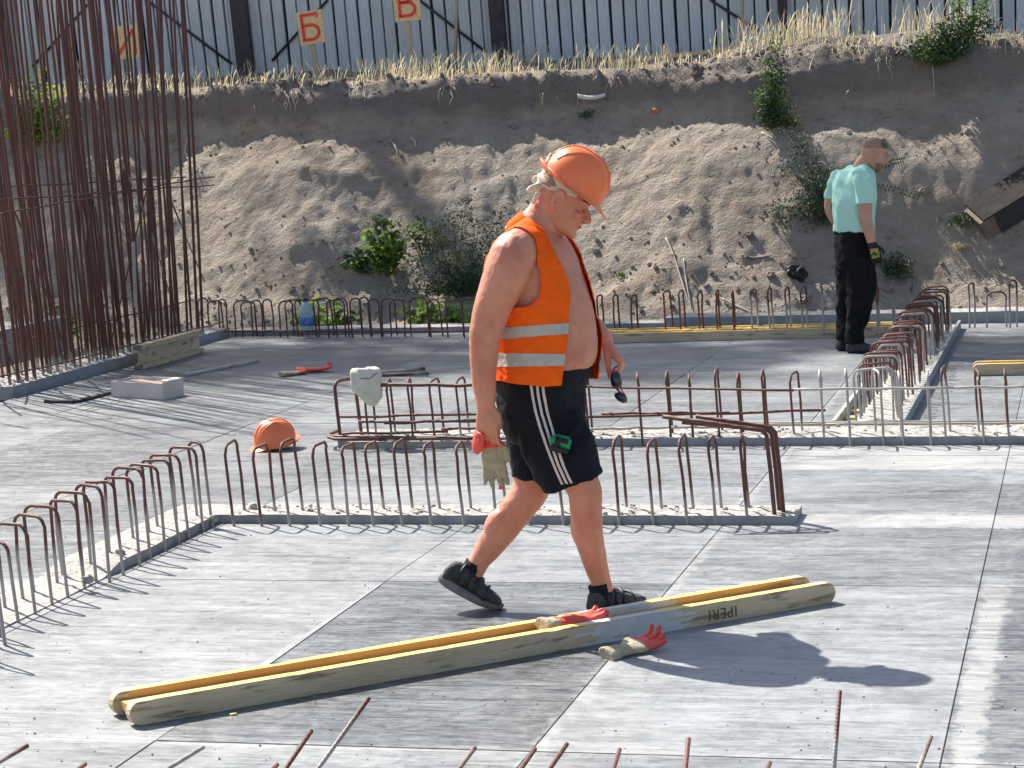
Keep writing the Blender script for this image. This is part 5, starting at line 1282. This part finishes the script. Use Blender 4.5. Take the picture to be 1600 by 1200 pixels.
p = BK(1243, 427); mb = MB(); mb.ell(p+Vector((0, -.03, 0)), (.10, .09, .085)); mb.ell(p+Vector((.045, -.04, -.05)), (.045, .05, .075)); mb.ell(p+Vector((.03, -.04, .03)), (.06, .07, .05))
M_bagk = mat('black_bag', (.016, .014, .02), (.035, .03, .04), 30, .55, .4, 60); M_bagk.node_tree.nodes['Principled BSDF'].inputs['Specular IOR Level'].default_value = .3
o = voxel(mb, 'plastic_bag', [M_bagk], .010, 1, disp=lambda q: .03*noise.noise(q*22)+.012*noise.noise(q*50)); tag(o, 'crumpled black plastic bag lying on the bank left of the man in the mint shirt', 'bag')
pa, pb = BK(960, 97, .02), BK(1180, 72, .02)
def plank_on(x0, y0, x1, y1, v, lab, m, th=.04, wd=.09):
    d = ray(x0, y0); a = EYE+d*(v/d.dot(EV)); d = ray(x1, y1); b = EYE+d*(v/d.dot(EV)); d = b-a
    rot = frame(a, d, Vector((0, 0, 1))).to_3x3()
    tag(MB().box((a+b)/2, (d.length, wd, th), rot=rot, bev=.004).build('long_board', m, None, False), lab, 'board')
plank_on(950, 98, 1180, 73, 24.35, 'long pale board lying in the grass along the bank crest', M_wood)
plank_on(455, 124, 640, 121, 24.2, 'thin pale pole lying in the dry grass under the board with letter Б', M_wood, .022, .03)
plank_on(-12, 150, 190, 131, 24.4, 'dark pole lying along the crest behind the tall rusty bars', M_woodg, .04, .05)
# big pipe with its grey cover
a = BK(1543, 352); a = a+Vector((0, -.12, .02)); b = BK(1690, 268)+Vector((0, -.10, .06)); b = a+(b-a)*1.25
pr = empty('duct', a, 0); tag(pr, 'thick black duct with a grey top sloping down the bank at the right edge', 'duct')
ax = (b-a).normalized(); sd_ = Vector((ax.y*0, 1, .55)); sd_ = (sd_-ax*sd_.dot(ax)).normalized(); tp = ax.cross(sd_); tp = -tp if tp.z < 0 else tp
def slab_(o0, h0, h1, w0, w1, L0, L1, m_, nm):
    vs = []; K = 10
    for k in range(K+1):
        c_ = a+ax*(L0+(L1-L0)*k/K); j = [.006*noise.noise(Vector((k*1.3, q, h0*9))) for q in range(4)]
        vs += [c_+tp*(h0+j[0])+sd_*w0, c_+tp*(h1+j[1])+sd_*w0, c_+tp*(h1+j[2])+sd_*w1, c_+tp*(h0+j[3])+sd_*w1]
    fs = [(4*k+i, 4*k+4+i, 4*k+4+(i+1) % 4, 4*k+(i+1) % 4) for k in range(K) for i in range(4)]+[(0, 1, 2, 3), (4*K+3, 4*K+2, 4*K+1, 4*K)]
    MB().add(vs, fs).build(nm, m_, pr, False, True)
Lp = (b-a).length
slab_(0, -.13, .10, -.05, .33, .06, Lp, M_pipe, 'wrapped_body')
slab_(0, -.115, .085, -.035, .31, -.10, .061, mat('pipe_clay', (.13, .10, .08), (.19, .15, .12), 20, .9), 'bare_end')
slab_(0, .101, .118, -.06, .36, -.06, Lp, M_pipetop, 'top_cover')

# dry grass along the crest
def grass(name, spots, h0, h1, n_per, m, seed, spread=.12, wid=.004, lean=.25, label=None):
    rr = np.random.default_rng(seed); V, F = [], []
    for (u, v) in spots:
        for _ in range(n_per):
            uu, vv = u+rr.normal(0, spread), v+rr.normal(0, spread*.7); z = bank_uv(uu, vv); h = rr.uniform(h0, h1); a = rr.uniform(0, 2*math.pi); l = rr.uniform(0, lean)*h
            b = W(uu, vv, z-.02); s_ = Vector((math.cos(a+1.3), math.sin(a+1.3), 0))*wid*rr.uniform(.6, 1.3); dx = Vector((math.cos(a), math.sin(a), 0))*l
            k = len(V); hd = rr.random() < .5; wt = s_*(1.6 if hd else .5)
            V += [b-s_, b+s_, b+dx*.35+Vector((0, 0, h*.55))+s_*.8, b+dx*.35+Vector((0, 0, h*.55))-s_*.8, b+dx*.8+Vector((0, 0, h*.88))+wt, b+dx*.8+Vector((0, 0, h*.88))-wt, b+dx*1.1+Vector((0, 0, h))]
            F += [(k, k+1, k+2, k+3), (k+3, k+2, k+4, k+5), (k+5, k+4, k+6)]
    o = MB().add(V, F).build(name, m); tag(o, label, None, None, 'stuff'); return o
rr = np.random.default_rng(5)
dens = lambda u: .5+.6*noise.noise(Vector((u*1.3, 3, 0)))+.3*noise.noise(Vector((u*5, 8, 0)))
sp = []
for _ in range(850):
    u = rr.uniform(-13.4, 1.3); v = rr.choice([rr.normal(24.1, .22), rr.uniform(23.9, 26.1)]); 
    if v < 23.75: continue
    if u > -4.4 and u < -.4 and v < 24.6 and rr.random() < .55: continue
    if rr.random() < -.25+1.3*dens(u): sp.append((u, v))
grass('dry_grass', sp, .05, .32, 11, M_grassdry, 1, wid=.0024, lean=.8)
sp = [(rr.uniform(-13.4, 1.2), rr.normal(23.78, .07)) for _ in range(120)]
grass('dry_grass_fringe', sp, .04, .17, 12, M_grassdry, 2, lean=.9)
sp = [(rr.uniform(-3.6, -1.2)+0, rr.normal(24.3, .2)) for _ in range(22)]
grass('dry_grass_heap', sp, .18, .42, 15, M_grassdry, 3, lean=.5)
# leafy plants
def leafquads(mb, c, n, L, wd, rad, rr, droop=.4, m=0, flat=1.0, fold=.25):
    for _ in range(n):
        d = Vector((rr.normal(), rr.normal(), rr.normal()*flat)); d.normalize(); r_ = rr.random()**.45
        p = c+Vector((d.x*rad[0], d.y*rad[1], d.z*rad[2]))*r_
        a = Vector((rr.normal(), rr.normal(), rr.normal()*.6-droop)).normalized(); s_ = a.cross(Vector((rr.normal(), rr.normal(), rr.normal()+.6))).normalized()*wd*rr.uniform(.7, 1.2); l = L*rr.uniform(.6, 1.25)
        nn = a.cross(s_).normalized()*l*.12
        mb.add([p, p+a*l*.35+s_-nn, p+a*l*.75+s_*.7, p+a*l, p+a*l*.75-s_*.7, p+a*l*.35-s_-nn, p+a*l*.5+nn], [(0, 1, 6), (1, 2, 6), (2, 3, 6), (3, 4, 6), (4, 5, 6), (5, 0, 6)], m)
def plant(label, cat, base, stems, seed, L, wd, m, mdark=None, n=40, blob=.09, name='weed', droop=.3, group=None):
    """stems: list of (dx,dy,dz) tips in metres from the base"""
    rr = np.random.default_rng(seed); r = empty(name, base, 0); tag(r, label, cat, group)
    st = MB(); lf = MB()
    for tip in stems:
        t = Vector(tip); pts = [base-Vector((0, 0, .03)), base+t*.5+Vector((rr.normal()*.03, rr.normal()*.03, .03)), base+t]
        st.tube(pts, [.006, .005, .003], 5, sub=3)
        for k in range(5):
            q = .25+.75*k/4; c = base+t*q+Vector((0, 0, .03*(1-q)))
            leafquads(lf, c, max(2, int(n/5)), L, wd, (blob, blob*.8, blob*.8), rr, droop, 0 if rr.random() < .6 else 1)
    st.build('stem', M_stem, r); lf.build('foliage', [m, mdark or m], r); return r
b = BK(605, 430); s_ = b.y/FPX
plant('young broad-leaved plant with yellow-green top leaves growing on the bank left of the walking worker', 'plant', b, [(-.05, -.1, .56), (.08, -.12, .48), (-.17, -.12, .42), (.15, -.1, .32), (.0, -.15, .33)], 1, .08, .034, M_leaf, M_leafy, 60, .11)
b = BK(572, 425); plant('low green plant with small round leaves left of the yellow-green one on the bank', 'plant', b, [(-.12, -.1, .17), (-.2, -.08, .12), (.0, -.1, .2), (.06, -.1, .1)], 2, .06, .026, M_leaf, M_leafd, 55, .08)
b = BK(660, 385); plant('sparse green weed climbing the bank above the grey-green bush', 'plant', b, [(.0, -.1, .30), (.14, -.1, .2), (-.12, -.1, .25), (.08, -.1, -.1), (.2, -.1, .05), (-.05, -.1, -.2)], 3, .045, .014, M_leafd, M_leaf, 70, .14)
b = BK(720, 462); plant('grey-green feathery bush growing at the bank foot behind the walking worker', 'bush', b, [(x_*.01, -.12-.02*(i_ % 3), z_*.01) for i_, (x_, z_) in enumerate(((-48, 26), (-34, 42), (-20, 60), (-4, 82), (10, 92), (22, 72), (34, 55), (42, 34), (-62, 10), (-14, 34), (15, 30), (44, 80), (-5, 14), (28, 14), (-30, 10), (50, 14)))], 4, .034, .008, M_leafd, M_leaf, 240, .135, name='bush')
for k, (px, py, lab) in enumerate(((655, 505, 'leftmost of the bright green leafy weeds behind the far hoops'), (695, 505, 'middle of the bright green leafy weeds behind the far hoops'), (735, 500, 'rightmost of the bright green leafy weeds behind the far hoops, by the worker\'s arm'))):
    d = ray(px, py+16); b = EYE+d*((21.0)/d.dot(EV)); b.z = bank_xy(b.x, b.y)
    plant(lab, 'plant', b, [(-.1, -.05, .46), (.05, -.05, .52), (.12, -.02, .40), (0, -.08, .34)], 10+k, .085, .034, M_leafy, M_leaf, 45, .09)
for k, (px, py, lab) in enumerate(((480, 480, 'green weed rising behind the water bottle'), (530, 485, 'low green weed right of the water bottle behind the hoops'))):
    d = ray(px, py+30); b = EYE+d*((21.0)/d.dot(EV)); b.z = bank_xy(b.x, b.y)
    plant(lab, 'plant', b, [(-.05, -.05, .62-.12*k), (.06, -.05, .56-.12*k), (.14, -.02, .42), (-.12, -.08, .38)], 20+k, .08, .032, M_leaf, M_leafy, 45, .09)
b = BK(1205, 195); plant('dark green weed hanging down the upper bank in the middle of the right half', 'bush', b, [(.0, -.12, .08), (.05, -.14, .45), (-.12, -.14, .3), (.1, -.14, .55), (.14, -.14, .2), (-.05, -.14, .62), (.06, -.16, .80), (-.1, -.14, .12), (.2, -.1, .05), (.0, -.14, .3)], 30, .036, .010, M_leafd, M_leaf, 260, .105, name='bush')
b = BK(1212, 52); plant('small dark weed on the crest by the dark fence post', 'plant', b, [(.0, -.02, .08), (.1, -.0, .15), (-.1, .0, .1)], 31, .05, .014, M_leafd, M_leaf, 80, .08)
b = BK(1475, 95); plant('large green bush on the bank crest before the fence at right', 'bush', b, [(-.35, -.1, .12), (-.2, -.1, .25), (-.05, -.1, .33), (.12, -.1, .36), (.25, -.05, .3), (.36, -.05, .42), (.0, -.16, .1), (.15, -.16, .14), (-.18, -.16, .06), (.4, .05, .55), (.2, .1, .55), (.52, .1, .35), (.3, .1, .15)], 32, .042, .012, M_leafd, M_leaf, 260, .12, name='bush')
b = BK(1500, 30); plant('light green weed behind the large bush before the fence', 'plant', b, [(-.1, 0, .2), (.1, 0, .3), (.25, 0, .2), (0, 0, .35)], 33, .05, .014, M_leaf, M_leafy, 120, .12)
b = BK(1290, 330); plant('feathery dark green weed with spreading sprigs behind the man in the mint shirt', 'bush', b, [(-.4, -.14, .45), (-.3, -.12, .15), (-.25, -.16, .72), (-.12, -.16, .55), (.0, -.14, .40), (.12, -.14, .25), (-.45, -.1, -.1), (-.2, -.12, -.15), (-.55, -.1, .05), (.0, -.12, -.1), (-.38, -.16, .80), (-.2, -.14, .3), (-.1, -.14, .05)], 34, .034, .007, M_leafd, M_leafd, 260, .12, name='bush')
def sprig(px0, py0, px1, py1, lab, sd):
    a = BK(px0, py0)+Vector((0, -.12, 0)); c = Q(px1, py1, a.y-.05); r = empty('leafy_twig', a); tag(r, lab, 'plant'); rr = np.random.default_rng(sd)
    mid_ = (a+c)/2+Vector((0, 0, .05)); MB().tube([a, mid_, c], [.004, .003, .002], 5, sub=4).build('stem', M_stem, r); lf = MB()
    for k in range(26):
        t = k/25; p_ = a*(1-t)**2+mid_*2*t*(1-t)+c*t*t; s_ = (1 if k % 2 else -1); d_ = Vector((.3, rr.normal()*.3, s_*1.0)).normalized(); l = .045*rr.uniform(.7, 1.1)
        q = d_.cross(Vector((0, 1, 0))).normalized()*l*.28; lf.add([p_, p_+d_*l*.5+q, p_+d_*l, p_+d_*l*.5-q], [(0, 1, 2, 3)])
    lf.build('foliage', M_leafd, r)
sprig(1360, 290, 1442, 312, 'thin leafy twig arching right from behind the man in the mint shirt, the lower one', 1)
sprig(1362, 268, 1412, 250, 'short leafy twig right of the head of the man in the mint shirt', 2)
b = BK(1395, 425); plant('grey-green bush low on the bank right of the man\'s glove', 'bush', b, [(-.1, -.1, .12), (.05, -.1, .18), (.15, -.1, .1), (-.05, -.1, .0), (.12, -.1, -.02)], 36, .03, .009, M_leafd, M_leafd, 160, .085, name='bush')
b = BK(1500, 350); plant('small dusty weed beside the lower end of the black pipe', 'plant', b, [(-.1, -.08, .06), (.0, -.08, .1), (.08, -.08, .0)], 37, .03, .010, M_leafd, M_leafd, 60, .08)
d = ray(1325, 505); b = EYE+d*(21.0/d.dot(EV)); b.z = bank_xy(b.x, b.y); plant('small green weed behind the far hoops left of the man\'s trousers', 'plant', b, [(-.1, 0, .38), (.1, 0, .42), (0, 0, .3), (-.2, 0, .25)], 38, .04, .012, M_leaf, M_leaf, 80, .09)
b = BK(965, 432); plant('tiny green sprout on the bank right of the worker\'s chest', 'plant', b, [(.05, -.05, .03), (-.05, -.05, .04)], 39, .035, .012, M_leafy, M_leaf, 14, .04)
b = BK(920, 185); plant('small faded weed on the upper bank right of the orange helmet', 'plant', b, [(.0, -.05, .08), (-.08, -.05, .05)], 40, .04, .008, M_leafd, M_leafd, 40, .06)
b = BK(60, 220); plant('bright green bush on the crest behind the tall rusty bars at far left', 'bush', b, [(-.2, -.1, .3), (.1, -.1, .35), (.3, -.1, .1), (-.1, -.1, .5), (.2, -.1, .55), (.0, -.12, .1), (-.3, -.1, .1), (.4, -.1, .25), (.05, -.1, .72)], 41, .055, .018, M_leafy, M_leaf, 150, .13, name='bush')
d = ray(85, 520); b = EYE+d*(21.2/d.dot(EV)); b.z = bank_xy(b.x, b.y); plant('low green weed behind the tall rusty bars at the bank foot', 'plant', b, [(-.2, 0, .3), (.2, 0, .35), (0, 0, .45), (.4, 0, .3)], 42, .06, .02, M_leaf, M_leafy, 60, .1)
b = BK(1500, 392); mb = MB(); rr = np.random.default_rng(8)
for _ in range(60):
    a_ = rr.uniform(0, 6.28); L = rr.uniform(.05, .16); mb.tube([b, b+Vector((math.cos(a_)*L*.5, -abs(math.sin(a_))*L*.4-.02, L*.6)), b+Vector((math.cos(a_)*L, -abs(math.sin(a_))*L*.5-.03, L*.6-.03))], .0018, 3)
tag(mb.build('dry_tuft', M_grassdry), 'small tuft of dry grass on the bank below the black pipe', 'grass tuft')

# trees beyond the fence, above the view; their shade falls on the bank and the far deck
def tree_parts(seed, H=11.5, R0=2.6, lo=.30):
    rr = np.random.default_rng(seed); tk = MB(); tk.tube([(0, 0, -.2), (.1, 0, H*.3), (-.1, .1, H*.6), (0, 0, H*.92)], [.20, .16, .10, .03], 9, sub=4); cr = MB()
    cs = []
    for k in range(34):
        h = H*(lo+(.97-lo)*rr.random()); a = rr.uniform(0, 6.28); q = R0*math.sin(min(1, max(.1, (H*1.03-h)/(H*.55)))*math.pi/2)*rr.uniform(.35, 1)
        e = Vector((math.cos(a)*q, math.sin(a)*q, h)); tk.tube([(0, 0, h*.82), e*.5+Vector((0, 0, h*.42)), e], [.05, .03, .012], 5); cs.append(e)
    for c in cs:
        for _ in range(2): leafquads(cr, c+Vector((rr.normal()*.4, rr.normal()*.4, rr.normal()*.3)), 80, .13, .055, (.75, .75, .5), rr, .3, 0 if rr.random() < .6 else 1)
    return tk.mesh('trunk', M_bark), cr.mesh('crown', [M_leaf, M_leafd])
protos = [tree_parts(50+k, H=11.3+k*.5) for k in range(3)]+[tree_parts(77, H=20.0, R0=2.6, lo=.62)]
TREES = [(-18.4, 28.6, 3), (-21.3, 28.8, 3), (-14.6, 28.7, 3)]
for k, (u, v, j) in enumerate(TREES):
    p = W(u, v, 2.6); r = empty('shade_tree', p, k*1.1); tag(r, 'tall leafy tree beyond the metal fence, '+('leftmost of three', 'middle of three', 'rightmost of three')[(1, 0, 2)[k]], 'tree', 'trees beyond the fence')
    for nm, me in zip(('trunk', 'crown'), protos[j]): link(nm, me, r)
# crumbs, chips and scraps on the deck
mb = MB(); rs = random.Random(9)
for _ in range(420):
    p = P(rs.uniform(-50, 1650), 560+rs.random()**.6*640); clod(p+Vector((0, 0, .002)), rs.choice((.002, .003, .003, .005)))
for _ in range(300):
    a = rs.random()
    if a < .5: p = W(rs.uniform(uL, uE), vF+rs.uniform(.02, .27), H1)
    else: p = W(rs.uniform(uM, 1.5), vM+rs.uniform(.02, .44), .055)
    clod(p, rs.choice((.005, .007, .010, .014)))
tag(mb.build('concrete_crumbs', M_conc, None, False), kind='stuff')
for (x, y, a, L, lab) in ((365, 1116, .4, .022, 'small yellow wood chip below the left end of the long beam'), (352, 1150, .1, .03, None), (1455, 1010, .0, .08, None), (1465, 1105, .3, .04, None)):
    p = P(x, y, .004)
    if lab: tag(MB().box(p, (L, .012, .006), rz=a).build('wood_chip', M_yel), lab, 'wood chip')
